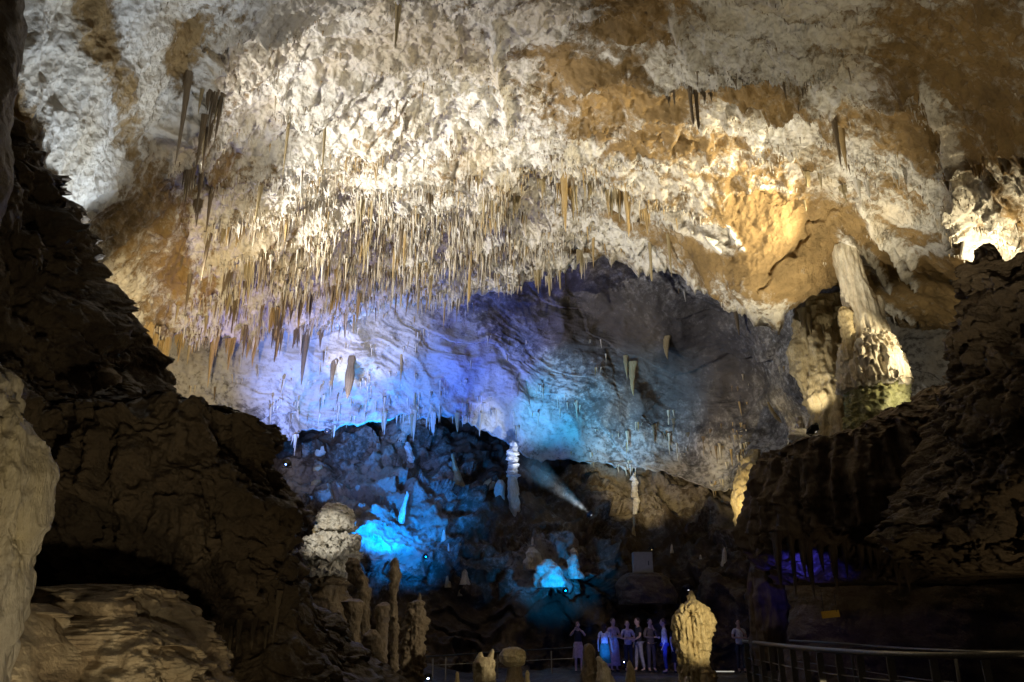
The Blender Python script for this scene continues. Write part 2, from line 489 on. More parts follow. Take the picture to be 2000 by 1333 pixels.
def ceil_relief(s, V):
    PX, PY = s.PX, s.PY
    X, Yw = V[..., 0], V[..., 1]
    wall = sstep(420, 250, PX + 0.12 * (PY - 200))            # the upper left flank hangs as a wall
    smooth = blobs(PX, PY, 0.0, [(1500, 480, 190, 95, 0, 1), (1800, 540, 170, 110, 0, 0.9), (1180, 190, 130, 40, 0, 0.4), (1130, 110, 100, 35, 8, 0.4)])
    warp = fbm(V * 0.30, 4, off=3.1)
    q = Yw * 0.85 - 0.020 * (X - 6.0) ** 2 + warp * 0.9
    rough = (1 - wall) * (1 - 0.9 * smooth)
    sl = slabs(X + warp * .8, q, 4.2, 1.7, 3) * 0.42 + slabs(X + 3, q + 0.3 * warp, 1.3, .62, 5) * 0.12
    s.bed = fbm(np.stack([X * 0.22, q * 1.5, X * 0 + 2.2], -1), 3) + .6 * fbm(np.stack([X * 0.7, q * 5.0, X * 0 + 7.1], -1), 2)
    lf = .55 + .6 * perlin(np.stack([X * .35, q * .8, X * 0], -1))
    st = -saw(q / .52 + .35 * fbm(np.stack([X * .45, q, X * 0], -1), 3)) * .20 * lf - saw(q / .19 + .8 * fbm(np.stack([X * .6, q * 2, X * 0], -1), 2)) * .085
    st = st - ledge_drop(PX, PY, V) / np.maximum(rough, .3)
    big = fbm(V * 0.16, 3, off=9) * 0.8 + (ridged(V * 0.33, 3, off=4) - 0.9) * 0.28 * (1 - smooth)
    mid = fbm(V * 1.1, 4, off=2) * 0.13 * (1 - 0.55 * smooth)
    fine = fbm(V * 4.5, 4, gain=.6) * 0.055 * (1 - 0.55 * smooth)
    nrm = normals(V)
    flow = (ridged(np.stack([X * 1.0, Yw * 1.0, V[..., 2] * 0.18], -1), 3) - 1) * 0.16 * wall
    V = V.copy()
    V += nrm * (big * 0.5 + (mid + fine) * (1 - .5 * wall) + flow)[..., None]
    V2 = np.stack([X, Yw, X * 0], -1)
    kb = np.maximum(0, perlin(V2 * np.array([2.3, 2.3, 1]) + 4.4) - .16) * .85 + np.maximum(0, perlin(V2 * np.array([4.6, 4.6, 1]) + 1.7) - .2) * .42
    V[..., 2] += (sl + st - kb * .72 * (1 - .35 * sstep(250, 80, PY)) * (.35 + .65 * np.clip(1.2 - s.bed, 0, 1))) * rough + big * 0.5
    # the brown bulge and its crack, the dripstone ribs
    bul = blobs(PX, PY, 0, [(1500, 520, 150, 90, 10, 1)])
    V[..., 2] -= 0.5 * bul
    dmin = polydist(PX, PY, [(1672, 378), (1640, 400), (1590, 425), (1575, 445), (1545, 470), (1505, 490), (1497, 515), (1482, 535)], 9)
    V += (-nrm) * (0.22 * np.exp(-(dmin / 2.6) ** 2))[..., None]
    dm2 = polydist(PX, PY, [(1398, 412), (1415, 440), (1402, 455), (1420, 470)], 6)
    V += (-nrm) * (0.3 * np.exp(-(dm2 / 5) ** 2))[..., None]
    for line, w, hgt in RIBS:
        V += nrm * (hgt * np.exp(-(polydist(PX, PY, line, 8) / w) ** 2) * (1 + .3 * perlin(V * 3)))[..., None]
    return V

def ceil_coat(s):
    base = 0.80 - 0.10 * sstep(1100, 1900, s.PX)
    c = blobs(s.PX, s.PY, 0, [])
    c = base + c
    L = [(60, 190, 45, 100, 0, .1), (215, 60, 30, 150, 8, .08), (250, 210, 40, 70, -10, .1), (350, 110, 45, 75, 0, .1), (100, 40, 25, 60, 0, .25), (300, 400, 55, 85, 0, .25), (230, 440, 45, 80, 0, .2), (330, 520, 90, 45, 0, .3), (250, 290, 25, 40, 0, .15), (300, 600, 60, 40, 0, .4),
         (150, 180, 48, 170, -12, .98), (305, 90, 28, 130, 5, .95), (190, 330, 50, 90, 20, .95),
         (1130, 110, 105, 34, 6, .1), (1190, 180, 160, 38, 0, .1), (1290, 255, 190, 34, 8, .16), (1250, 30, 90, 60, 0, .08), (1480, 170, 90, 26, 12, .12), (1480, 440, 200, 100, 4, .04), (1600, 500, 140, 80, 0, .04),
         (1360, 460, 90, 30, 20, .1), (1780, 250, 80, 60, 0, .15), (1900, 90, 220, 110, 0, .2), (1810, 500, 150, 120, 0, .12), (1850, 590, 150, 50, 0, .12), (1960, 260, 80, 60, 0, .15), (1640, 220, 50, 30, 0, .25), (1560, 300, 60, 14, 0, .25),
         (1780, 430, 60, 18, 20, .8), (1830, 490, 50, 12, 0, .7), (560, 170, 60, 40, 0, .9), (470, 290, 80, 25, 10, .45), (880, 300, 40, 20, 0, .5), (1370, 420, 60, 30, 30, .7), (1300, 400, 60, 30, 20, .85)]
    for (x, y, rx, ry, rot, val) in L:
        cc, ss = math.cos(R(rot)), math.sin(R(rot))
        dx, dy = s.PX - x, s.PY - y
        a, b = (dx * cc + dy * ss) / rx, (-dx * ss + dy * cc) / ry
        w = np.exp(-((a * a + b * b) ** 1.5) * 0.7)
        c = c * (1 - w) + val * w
    c = c - 0.42 * np.clip(s.bed, -.3, 1) * sstep(260, 420, s.PX) * (c > .3) * (0.6 + .4 * sstep(.2, -.5, fbm(s.V * .2, 2)))  # ochre bedding stains; the streaks also stand in for raking shadow
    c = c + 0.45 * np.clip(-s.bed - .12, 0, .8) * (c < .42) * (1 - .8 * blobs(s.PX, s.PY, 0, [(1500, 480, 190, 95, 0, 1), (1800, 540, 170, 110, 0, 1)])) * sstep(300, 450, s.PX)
    for line, w, hgt in RIBS:
        g = np.exp(-(polydist(s.PX, s.PY, line, 8) / (w * 1.3)) ** 2)
        c = c * (1 - g) + 0.85 * g
    return c

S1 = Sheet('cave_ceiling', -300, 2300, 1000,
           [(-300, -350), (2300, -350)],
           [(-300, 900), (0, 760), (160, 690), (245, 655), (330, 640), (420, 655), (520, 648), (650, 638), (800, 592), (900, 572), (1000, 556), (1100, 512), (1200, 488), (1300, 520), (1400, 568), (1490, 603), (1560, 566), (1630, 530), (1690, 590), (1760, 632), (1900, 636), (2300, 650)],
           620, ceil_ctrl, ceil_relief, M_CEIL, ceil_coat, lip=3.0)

# ------------------------------------------------------------------ 2. vault behind the ceiling edge
vault_ctrl = [(150, 500, 25), (150, 900, 25), (350, 750, 27), (500, 820, 29), (500, 560, 27.5), (700, 700, 31.2), (700, 820, 32), (900, 650, 33), (900, 800, 34), (900, 480, 31),
              (1000, 560, 33), (1100, 520, 33.5), (1150, 700, 36), (1300, 600, 34.5), (1300, 800, 37), (1450, 750, 35), (1500, 850, 34.5), (1520, 600, 30), (1620, 700, 27.5), (1750, 700, 28.5),
              (1900, 700, 27.5), (2100, 700, 26), (1050, 880, 36), (1350, 920, 36.5), (1480, 880, 34), (1300, 460, 31), (1700, 480, 26)]
def vault_relief(s, V):
    nrm = normals(V)
    X, Yw, Z = V[..., 0], V[..., 1], V[..., 2]
    warp = fbm(V * 0.2, 3, off=5)
    dg = Z + 0.45 * X + warp * 1.5
    led = slabs(X + warp, dg, 4.2, 1.9, 9) * 0.28 + (ridged(np.stack([(X - 2 * Z) * .5, dg * 1.6, X * 0], -1), 4) - .9) * 0.05
    big = fbm(V * 0.17, 3, off=21) * 0.9 + (ridged(V * 0.3, 3, off=8) - 0.9) * 0.35
    fine = fbm(V * 0.9, 5, gain=.40, off=2) * 0.12
    cru = fbm(V * 5.5, 2) * 0.015
    fin = blobs(s.PX, s.PY, 0, [(1270, 620, 75, 55, 25, 1.0), (1420, 680, 60, 90, -35, -0.6), (1210, 760, 60, 40, 40, 0.5), (660, 700, 60, 30, 0, .5), (1080, 640, 60, 40, 0, .6)])
    return V + nrm * (led * 0.8 + big * 0.7 + fine + cru + fin * 0.9)[..., None]
def vault_coat_and_shade(s):
    return blobs(s.PX, s.PY, 0.55, [(1240, 690, 300, 140, 15, .12), (700, 690, 220, 60, 0, .8), (1050, 830, 120, 40, 25, .8), (1560, 700, 80, 100, 0, .45), (450, 820, 100, 40, 0, .4), (800, 740, 300, 60, 0, .85), (1300, 880, 200, 40, 0, .5)])  # right recess darkened in the coat, its shade put into the colour
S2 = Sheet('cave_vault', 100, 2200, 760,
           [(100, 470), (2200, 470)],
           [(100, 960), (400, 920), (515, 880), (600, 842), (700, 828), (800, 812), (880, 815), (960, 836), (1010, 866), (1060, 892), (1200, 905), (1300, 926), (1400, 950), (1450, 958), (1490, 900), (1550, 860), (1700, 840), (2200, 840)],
           360, vault_ctrl, vault_relief, M_VAULT, vault_coat_and_shade, lip=5.0)

# ------------------------------------------------------------------ 3. back wall under the vault
back_ctrl = [(200, 750, 36), (200, 1300, 27), (600, 780, 38), (900, 780, 40), (1200, 800, 42), (1500, 800, 40), (1800, 800, 34), (2100, 800, 30), (600, 900, 36), (720, 940, 34.5), (850, 900, 37), (850, 1040, 33),
             (700, 1080, 31.5), (1000, 1000, 36), (1000, 1100, 33), (1090, 1130, 31), (1090, 1060, 33), (1250, 980, 38), (1250, 1080, 34.5), (1400, 950, 37), (1420, 1080, 33), (1500, 1150, 31), (600, 1250, 31),
             (850, 1200, 32), (1100, 1200, 32.5), (1350, 1200, 32.5), (1000, 1300, 31.5), (1400, 1300, 31.5), (1700, 1300, 29), (1700, 1150, 29.5), (2100, 1300, 27), (2100, 1150, 27)]
def back_relief(s, V):
    nrm = normals(V)
    big = fbm(V * 0.22, 3, off=31) * 1.0 + (ridged(V * 0.45, 4, off=18) - 0.9) * 0.5
    fine = fbm(V * 1.5, 5, off=2) * 0.22
    led = slabs(V[..., 0] + fbm(V * .4, 3), V[..., 2] + fbm(V * 0.5, 3, off=3), 1.9, 1.1, 12) * 0.7
    lum = np.maximum(0, perlin(V * 0.9 + 4.0)) * 0.5
    return V + nrm * (big * 0.8 + fine + led + lum)[..., None]
def back_coat_and_light(s):
    return blobs(s.PX, s.PY, 0.22, [(800, 870, 260, 50, 0, .05), (760, 985, 125, 140, 0, .85), (1080, 1110, 90, 60, 0, .8), (1440, 960, 70, 90, 0, .7), (980, 1230, 300, 60, 0, .1), (1300, 1150, 150, 60, 0, .2), (1250, 960, 120, 60, 0, .6), (580, 930, 40, 50, 0, .7)])  # shade under the lip and a taller blue pool are put into the coat
S3 = Sheet('cave_back_wall', 150, 2250, 640, [(150, 740), (2250, 740)], [(150, 1345), (2250, 1345)], 260, back_ctrl, back_relief, M_BACK, back_coat_and_light, lip=1.0)

# ------------------------------------------------------------------ floor, one sheet, and the enclosing rock behind the viewer
def floor_mesh():
    nx, ny = 240, 260
    x = np.linspace(-26, 26, nx)
    y = np.linspace(-8, 44, ny)
    X, Yw = np.meshgrid(x, y)
    Z = np.zeros_like(X)
    p = np.stack([X, Yw, Z], -1)
    Z = fbm(p * 0.35, 4) * 0.35 + fbm(p * 1.6, 3) * 0.08 - 0.1
    left = sstep(1.0, -6.0, X) * sstep(20, 14, Yw)
    Z += left * 0.6
    px0 = 7.6 - 0.0 * Yw
    onpath = np.exp(-((X - (9.9 - (Yw - 12) * 0.19)) / 1.2) ** 2)
    Z = Z * (1 - 0.85 * onpath) - 0.12 * onpath
    pe = np.exp(-(((X - 7.0) / 5.5) ** 4 + ((Yw - 28) / 2.2) ** 4))
    Z = Z * (1 - np.minimum(1, 1.3 * pe)) + 0.0
    return raw_mesh('cave_floor', np.stack([X, Yw, Z], -1), grid_quads(ny, nx))
FL = mk('cave_floor', floor_mesh(), M_FLOOR)
setp(FL, kind='structure')

# ------------------------------------------------------------------ lofted rock bodies
def loft(rows, seg=96, nrow=120, noise=((0.5, 0.35, 3), (2.0, 0.12, 3)), pw=1.0, flute=0.0, fl_n=20, seed=0.0, zpull=0.0, zf=0.8, vs=1.0, ridge=0.0, facet=0.0, fcell=(1.1, .8)):
    """rows of (py, left px, right px, depth, half depth): horizontal rings, each a rounded oval, then real relief. returns verts+faces"""
    r = np.array(rows, float)
    tcum = np.concatenate([[0], np.cumsum(np.hypot(np.diff(r[:, 0]), 0.3 * np.diff(r[:, 2] - r[:, 1])) + 1e-3)])
    tt = np.linspace(0, tcum[-1], nrow)
    py, l, rr, Yc, D = [np.interp(tt, tcum, r[:, k]) for k in range(5)]
    mid = (l + rr) / 2
    C = P(mid, py, Yc)
    hw = (P(rr, py, Yc)[:, 0] - P(l, py, Yc)[:, 0]) / 2
    ph = np.linspace(0, 2 * math.pi, seg, endpoint=False)
    c, s_ = np.cos(ph), np.sin(ph)
    c = np.sign(c) * np.abs(c) ** pw
    s_ = np.sign(s_) * np.abs(s_) ** pw
    V = np.zeros((nrow, seg, 3))
    V[..., 0] = C[:, None, 0] + hw[:, None] * c
    V[..., 1] = C[:, None, 1] + D[:, None] * s_
    V[..., 2] = C[:, None, 2]
    rad = np.zeros_like(V)
    rad[..., 0] = c
    rad[..., 1] = s_
    sz = np.minimum(hw, D)[:, None]
    d = np.zeros((nrow, seg))
    VS = V * np.array([1, 1, vs])
    for f, a, o in noise:
        d += fbm(VS * f, o, off=seed * 7.1) * a
    if ridge:
        d += (ridged(VS * 0.9, 3, off=seed * 3.3) - 0.9) * ridge
    if flute:
        q = V * np.array([1, 1, 0.12])
        d += ridged(q * fl_n, 2, off=seed) * flute
    if facet:
        g = fbm(V * .9, 3, off=seed + 3) * .5
        d += slabs(V[..., 0] + .6 * V[..., 1] + g, V[..., 2] + g * .8, fcell[0], fcell[1], int(seed) + 40) * facet
    lim = np.minimum(1.0, (sz / 0.6) ** .62)
    V += rad * (np.clip(d, -0.75 * sz, 1e9) * lim)[..., None]
    if zpull:
        V[..., 2] += fbm(V * zf, 3, off=seed + 40) * zpull
    top = V[0].mean(0)
    bot = V[-1].mean(0)
    A = np.concatenate([V.reshape(-1, 3), [top], [bot]], 0)
    n = nrow * seg
    j = np.arange(seg)
    jn = (j + 1) % seg
    tris = np.concatenate([np.stack([np.full(seg, n), jn, j], -1), np.stack([np.full(seg, n + 1), (nrow - 1) * seg + j, (nrow - 1) * seg + jn], -1)], 0)
    # outward winding not needed for shading
    return A, grid_quads(nrow, seg, True), tris, bot

def rock(name, rows, mat, label=None, cat=None, group=None, kind=None, parent=None, **kw):
    if rows[0][3] is None:
        b_ = rows[-2]
        Yb = float(S3.at((b_[1] + b_[2]) / 2, b_[0])[1])
        rows = [(r_[0], r_[1], r_[2], Yb, r_[4]) for r_ in rows]
    A, q, t, bot = loft(rows, **kw)
    o = mk(name, raw_mesh(name, A, q, t), mat, parent, origin=bot.tolist())
    if parent is None:
        setp(o, label, cat, group, kind)
    o.data['ring'] = kw.get('seg', 96)
    return o

def mpp(px, py, Y):
    """metres per photo pixel across the view at that spot"""
    return float(Y / ray(px, py)[1] / F)

def spire(name, rows, Y, mat, label=None, cat='stalagmite', group=None, parent=None, dfac=1.0, **kw):
    """a dripstone: rows of (py, centre px, width px)"""
    if Y is None:
        b_ = rows[-2]
        Y = float(S3.at(b_[1], b_[0])[1]) - b_[2] / 2 * 0.02
    rr = []
    for py, cx, w in rows:
        rr.append((py, cx - w / 2, cx + w / 2, Y, max(0.01, w / 2 * mpp(cx, py, Y) * dfac)))
    kw.setdefault('seg', 48)
    kw.setdefault('nrow', 90)
    kw.setdefault('noise', ((1.2, 0.10, 2), (4.0, 0.10, 3), (11.0, 0.05, 3)))
    return rock(name, rr, mat, label, cat, group, parent=parent, **kw)

def tiers(y0, y1, cx0, cx1, w0, w1, n, lip=1.2, jit=0.16, seed=1):
    rs = random.Random(seed)
    hs = [rs.uniform(.5, 1.6) for _ in range(n)]
    tot = sum(hs)
    out, y = [], y0
    for k in range(n):
        h = hs[k] / tot * (y1 - y0)
        a = (y - y0) / (y1 - y0)
        w = (w0 + (w1 - w0) * a) * (1 + rs.uniform(-jit, jit))
        cx = cx0 + (cx1 - cx0) * a + rs.uniform(-1, 1) * w * 0.14
        l = lip * rs.uniform(.85, 1.12)
        out += [(y, cx, w * 0.9), (y + h * .35, cx, w * rs.uniform(.95, 1.1)), (y + h * .7, cx, w * l), (y + h * .86, cx, w * l * 0.98), (y + h * .95, cx, w * 0.9)]
        y += h
    return out

# ------------------------------------------------------------------ rock masses at the sides
rock('rock_outcrop', [(262, -420, 2, 10.5, 1.2), (300, -450, 34, 10.8, 2), (345, -450, 62, 11, 2.4), (400, -450, 112, 11, 2.4), (470, -450, 150, 11, 2.4), (540, -450, 178, 11, 2.4), (600, -450, 212, 11, 2.4), (640, -450, 232, 11, 2.4), (690, -450, 216, 11, 2.4), (740, -450, 205, 11, 2.4), (800, -450, 205, 11, 2.5), (840, -450, 270, 11, 2.6), (880, -450, 320, 11, 2.6), (1000, -450, 350, 11.2, 2.6), (1060, -450, 300, 11.4, 2.6), (1120, -450, 200, 11.8, 2.4), (1345, -450, 150, 12, 2.2)],
     M_DARK, 'dark brown rock wall rising at the left below the white streaked flank', 'rock wall', seg=420, nrow=420, noise=((0.45, 0.5, 3), (1.3, 0.30, 5), (4.0, 0.16, 4), (12, .05, 2)), ridge=0.26, pw=.7, flute=.07, fl_n=2.6, vs=.8, zpull=.15, zf=1.6, facet=.14, fcell=(1.0, 1.5), seed=1.0)
rock('rock_boss', [(770, 262, 318, 9.9, 0.2), (788, 215, 334, 10, 0.5), (806, 170, 350, 10.2, 0.9), (818, 150, 432, 10.3, 1.1), (832, 140, 505, 10.3, 1.3), (880, 120, 504, 10.3, 1.5), (940, 110, 534, 10.3, 1.6), (1000, 110, 562, 10.3, 1.7), (1080, 130, 572, 10.3, 1.7), (1130, 180, 570, 10.2, 1.4), (1165, 250, 556, 10.1, 1.1), (1195, 320, 530, 10, 0.8), (1220, 380, 490, 10, 0.4)],
     M_DARK, 'dark overhanging rock boss with a hanging fringe, left of the domed stalagmite', 'rock', seg=400, nrow=300, noise=((0.5, 0.34, 3), (1.5, 0.26, 5), (4.5, 0.15, 4), (12, .05, 2)), ridge=0.2, flute=0.07, fl_n=2.6, vs=.8, zpull=.12, zf=1.6, facet=.16, fcell=(1.1, 1.2), seed=2.0)
rock('rock_slope', [(1085, 430, 570, 11.4, 0.6), (1130, 410, 582, 11.6, 1.0), (1180, 400, 612, 11.8, 1.2), (1240, 380, 668, 12, 1.5), (1290, 360, 716, 12, 1.7), (1350, 330, 782, 12, 2)],
     M_DARK, 'dark rock slope descending to the bottom edge below the overhanging boss', 'rock', seg=280, nrow=200, noise=((0.6, 0.25, 3), (2.2, 0.14, 4), (6, 0.09, 3)), flute=0.10, fl_n=2.6, vs=.6, zpull=.15, zf=1.6, seed=3.0)
rock('flowstone', [(672, -220, -45, 5, 0.15), (704, -230, -22, 5, 0.26), (760, -240, 0, 5, 0.3), (800, -240, 18, 5, 0.32), (860, -240, 42, 5, 0.34), (920, -240, 40, 5, 0.34), (1000, -240, 28, 5, 0.34), (1080, -240, 4, 5, 0.32), (1180, -240, -26, 5, 0.3), (1280, -240, -54, 5, 0.3), (1420, -240, -70, 5, 0.3)],
     M_FLOW, 'pale wet flowstone with glossy ripples at the lower left edge', 'flowstone', seg=340, nrow=340, noise=((0.8, 0.12, 3), (3.2, 0.10, 4), (9.0, 0.05, 3), (22, .015, 2)), ridge=0.10, flute=0.13, fl_n=4.2, vs=.42, zpull=.10, zf=2, seed=4.0, pw=0.85)
rock('rock_pillar', [(-120, -260, 30, 6, 0.6), (60, -260, 18, 6, 0.6), (160, -260, 12, 6, 0.6), (250, -260, 10, 6, 0.55), (320, -260, -2, 6, 0.5), (420, -260, -20, 6, 0.4)],
     M_DARK, 'smooth grey brown rock edge at the very top left', 'rock', seg=120, nrow=160, noise=((0.8, 0.12, 3), (4.0, 0.03, 3)), seed=5.0)
rock('rock_block', [(1144, 150, 300, 7.9, 0.3), (1154, 118, 338, 7.8, 0.5), (1180, 108, 350, 7.7, 0.6), (1205, 104, 354, 7.7, 0.6), (1222, 102, 360, 7.6, 0.62), (1240, 98, 366, 7.5, 0.65), (1300, 92, 384, 7.4, 0.7), (1360, 90, 400, 7.3, 0.75)],
     M_BLOCK, 'tan bedded rock block lit from the front under the dark overhang', 'rock', seg=260, nrow=200, noise=((0.9, 0.16, 3), (2.6, 0.13, 5), (8, 0.06, 4)), pw=0.5, ridge=0.12, facet=.2, fcell=(.6, .8), seed=6.0)
rock('rock_block', [(1178, -40, 40, 6.4, 0.3), (1200, -60, 66, 6.4, 0.5), (1260, -80, 84, 6.3, 0.55), (1360, -100, 96, 6.2, 0.6)],
     M_BLOCK, 'dim brown rock block in the bottom left corner below the flowstone', 'rock', seg=120, nrow=100, noise=((0.9, 0.12, 3), (3.5, 0.06, 4)), pw=0.6, facet=.3, fcell=(.5, .5), seed=7.0)
for k, (y, x0, x1, Yd) in enumerate([(785, 225, 262, 11.5), (745, 190, 235, 10.6)]):
    rock('rock', [(y - 22, x0 + 10, x1 - 12, Yd, .1), (y - 10, x0, x1, Yd, .2), (y + 8, x0 - 2, x1, Yd, .2), (y + 26, x0 + 8, x1 - 6, Yd, .1)], M_BLOCK,
         ['small rock knob caught in glaring white lamplight at left', 'tan rock knob above the glaring white lamp at left'][k], 'rock', seg=60, nrow=40, noise=((4, .05, 3), (9, .02, 2)), seed=8 + k)

rock('rock_pinnacle', [(478, 1921, 1929, 15, .05), (494, 1910, 1936, 15, 0.18), (508, 1914, 1944, 15, 0.25), (526, 1892, 1958, 15, 0.5), (540, 1890, 2080, 15.4, 1.2), (560, 1884, 2400, 15.8, 2.0), (600, 1888, 2420, 16, 2.3), (650, 1876, 2420, 16, 2.4), (690, 1888, 2420, 16, 2.4), (730, 1890, 2420, 16, 2.4), (770, 1868, 2420, 16, 2.5), (820, 1838, 2420, 16, 2.6), (900, 1830, 2420, 16, 2.6), (980, 1790, 2420, 16, 2.6), (1050, 1740, 2420, 16, 2.4), (1090, 1790, 2420, 16.2, 2.0), (1120, 1860, 2420, 16.4, 1.6)],
     M_DARK, 'dark rock wall with a jagged pinnacle standing against the glare at right', 'rock wall', seg=420, nrow=360, noise=((0.5, 0.35, 3), (1.5, 0.22, 4), (5, 0.14, 4), (13, .05, 2)), ridge=0.22, flute=.12, fl_n=2.0, vs=.7, zpull=.12, zf=1.6, facet=.14, fcell=(1.2, 1.8), seed=11.0)
rock('rock_outcrop', [(752, 1830, 1950, 19.5, .4), (790, 1790, 2000, 19.4, 1.0), (822, 1730, 2050, 19.2, 1.3), (846, 1650, 2060, 19.2, 1.5), (866, 1580, 2060, 19.6, 1.9), (880, 1520, 2060, 20, 2.3), (920, 1500, 2060, 20, 2.3), (980, 1488, 2060, 20, 2.3), (1040, 1484, 2060, 20, 2.2), (1075, 1492, 2060, 20.2, 1.8), (1110, 1510, 2060, 20.6, 1.4), (1140, 1560, 2000, 20.8, .9)],
     M_DARK2, 'broad dark rock shelf below the lit column with a low overhang', 'rock', seg=420, nrow=240, noise=((0.4, 0.30, 3), (1.4, 0.13, 4), (5, 0.10, 4), (13, .04, 2)), ridge=0.05, flute=0.22, fl_n=1.8, vs=.45, zpull=.15, zf=1.4, facet=.07, fcell=(1.6, 1.8), seed=12.0)
rock('rock_pillar', [(985, 1482, 1530, 22, .5), (1050, 1474, 1528, 22, .5), (1110, 1466, 1522, 22, .5), (1170, 1468, 1530, 22, .5), (1230, 1474, 1528, 22, .5), (1300, 1478, 1520, 22, .5)],
     M_DARK2, 'narrow dark rock pillar behind the person in white by the railing', 'rock', seg=80, nrow=120, noise=((1, .14, 3), (3.5, .08, 3)), flute=0.1, fl_n=4, seed=13)
rock('rock_wall', [(1090, 1540, 2500, 25, 1), (1200, 1530, 2500, 24.6, 1.2), (1345, 1525, 2500, 24, 1.4)],
     M_DARK, 'dark rock wall in the hollow behind the right hand railing', 'rock wall', seg=200, nrow=80, noise=((.5, .3, 3), (2, .15, 4)), seed=14)

# ------------------------------------------------------------------ the big column at right
colY = 22.3
base = pv(1712, 850, colY)
t = thing('cave_column', base, 'tall ribbed column with a draped collar and mossy green base at right', 'column')
spire('column_shaft', [(484, 1645, 42), (520, 1657, 42), (560, 1668, 48), (600, 1679, 56), (640, 1688, 63), (690, 1697, 72)], colY, M_STAL, parent=t, seg=90, nrow=120, flute=0.09, fl_n=6, vs=.3, noise=((1.0, .04, 2), (5, .03, 3), (14, .015, 2)), seed=20)
spire('column_shaft', [(600, 1646, 8), (612, 1650, 20), (650, 1655, 20), (705, 1660, 22)], colY - .3, M_STALY, parent=t, seg=40, nrow=60, flute=0.05, fl_n=6, seed=21)
spire('column_shaft', [(578, 1712, 8), (596, 1714, 20), (640, 1720, 26), (700, 1727, 32)], colY - .15, M_STAL, parent=t, seg=50, nrow=60, flute=.07, fl_n=6, seed=19)
spire('drip_collar', [(650, 1693, 50), (668, 1695, 74), (690, 1698, 90), (712, 1701, 104), (735, 1704, 110), (752, 1706, 116), (762, 1706, 108), (767, 1706, 80)], colY, M_STAL, parent=t, seg=180, nrow=90, flute=0.16, fl_n=6, vs=.3, zpull=.08, zf=5, noise=((2, .05, 2), (9, .03, 2)), seed=22)
spire('column_base', [(742, 1706, 96), (754, 1709, 108), (785, 1713, 122), (808, 1711, 116), (830, 1708, 108), (870, 1706, 96)], colY, M_COLB, parent=t, seg=140, nrow=80, noise=((1.2, .1, 2), (5, .12, 3), (12, .04, 2)), seed=23)

rock('flowstone', [(586, 1572, 1640, 25.8, .5), (620, 1562, 1652, 25.8, .8), (680, 1556, 1660, 25.8, .9), (730, 1566, 1660, 25.7, .9), (770, 1578, 1664, 25.5, .9), (810, 1594, 1664, 25.2, .8), (860, 1600, 1664, 25, .7)],
     M_STALY, 'ochre flowstone with hanging folds glowing left of the big column', 'flowstone', seg=160, nrow=160, noise=((.9, .2, 3), (3, .1, 4)), flute=.18, fl_n=2.5, seed=24)
spire('stalagmite', [(815, 1560, 8), (828, 1563, 16), (850, 1568, 18), (872, 1572, 14)], 23, M_STALW, 'short bright slab of dripstone leaning below the glowing flowstone', seed=25)
spire('stalagmite', [(786, 1500, 3), (800, 1506, 10), (818, 1518, 10), (826, 1526, 4)], 25, M_STALY, 'small pale fang of rock in the dark left of the flowstone', 'dripstone', seed=26)
rock('rock_ledge', [(840, 1545, 1575, 21.6, .15), (852, 1540, 1582, 21.5, .3), (866, 1548, 1584, 21.5, .3), (880, 1560, 1580, 21.5, .2)], M_STALW, 'small glaring white ledge beside a lamp on the right shelf', 'rock', seg=60, nrow=40, noise=((4, .1, 3), (9, .03, 2)), seed=27)
rock('flowstone', [(880, 1462, 1485, 33, .3), (920, 1440, 1486, 33, .7), (980, 1425, 1486, 33, .9), (1040, 1440, 1484, 33, .8), (1090, 1468, 1482, 33, .3)], M_STALY, 'yellow lit flowstone slab tapering behind the right shelf', 'flowstone', seg=100, nrow=100, noise=((.8, .2, 3), (3, .1, 3)), seed=28)

# ------------------------------------------------------------------ stalagmites on the floor and the back wall
dY = 24.5
t = thing('stalagmite', pv(645, 1175, dY), 'squat stalagmite with a pale dome cap over ragged tiers, at left of centre', 'stalagmite')
nz = ((4, .07, 3), (9, .07, 3), (16, .03, 2))
spire('dome_cap', [(984, 657, 12), (988, 657, 38), (998, 657, 54), (1010, 656, 62), (1014, 656, 57), (1018, 656, 64), (1024, 656, 60), (1028, 656, 70), (1036, 656, 68), (1039, 656, 36)], dY, M_STALW, parent=t, seg=120, nrow=90, noise=nz, flute=.07, fl_n=8, zpull=.07, zf=4, seed=30)
spire('tier', [(1042, 654, 34), (1047, 652, 60), (1053, 650, 84), (1062, 649, 92), (1068, 650, 86), (1070, 650, 40)], dY, M_STALW, parent=t, seg=120, nrow=60, noise=nz, flute=.13, fl_n=7, zpull=.16, zf=3.5, seed=31)
spire('tier', [(1068, 648, 50), (1076, 646, 88), (1086, 643, 102), (1094, 643, 96), (1096, 646, 44)], dY, M_STALW, parent=t, seg=120, nrow=60, noise=nz, flute=.17, fl_n=7, zpull=.20, zf=3.5, seed=32)
spire('tier', [(1094, 648, 46), (1102, 646, 86), (1114, 646, 94), (1122, 646, 88), (1125, 648, 44)], dY, M_STALW, parent=t, seg=120, nrow=60, noise=nz, flute=.17, fl_n=7, zpull=.20, zf=3.5, seed=33)
spire('tier', [(1124, 644, 40), (1132, 640, 74), (1142, 640, 78), (1146, 644, 44)], dY, M_STALD, parent=t, seg=100, nrow=50, noise=nz, flute=.17, fl_n=7, seed=34)
spire('stalk', [(1020, 652, 24), (1060, 650, 30), (1130, 648, 40), (1180, 648, 90), (1260, 650, 120)], dY, M_STALD, parent=t, seg=80, nrow=80, noise=((2, .15, 3), (6, .06, 3)), seed=35)

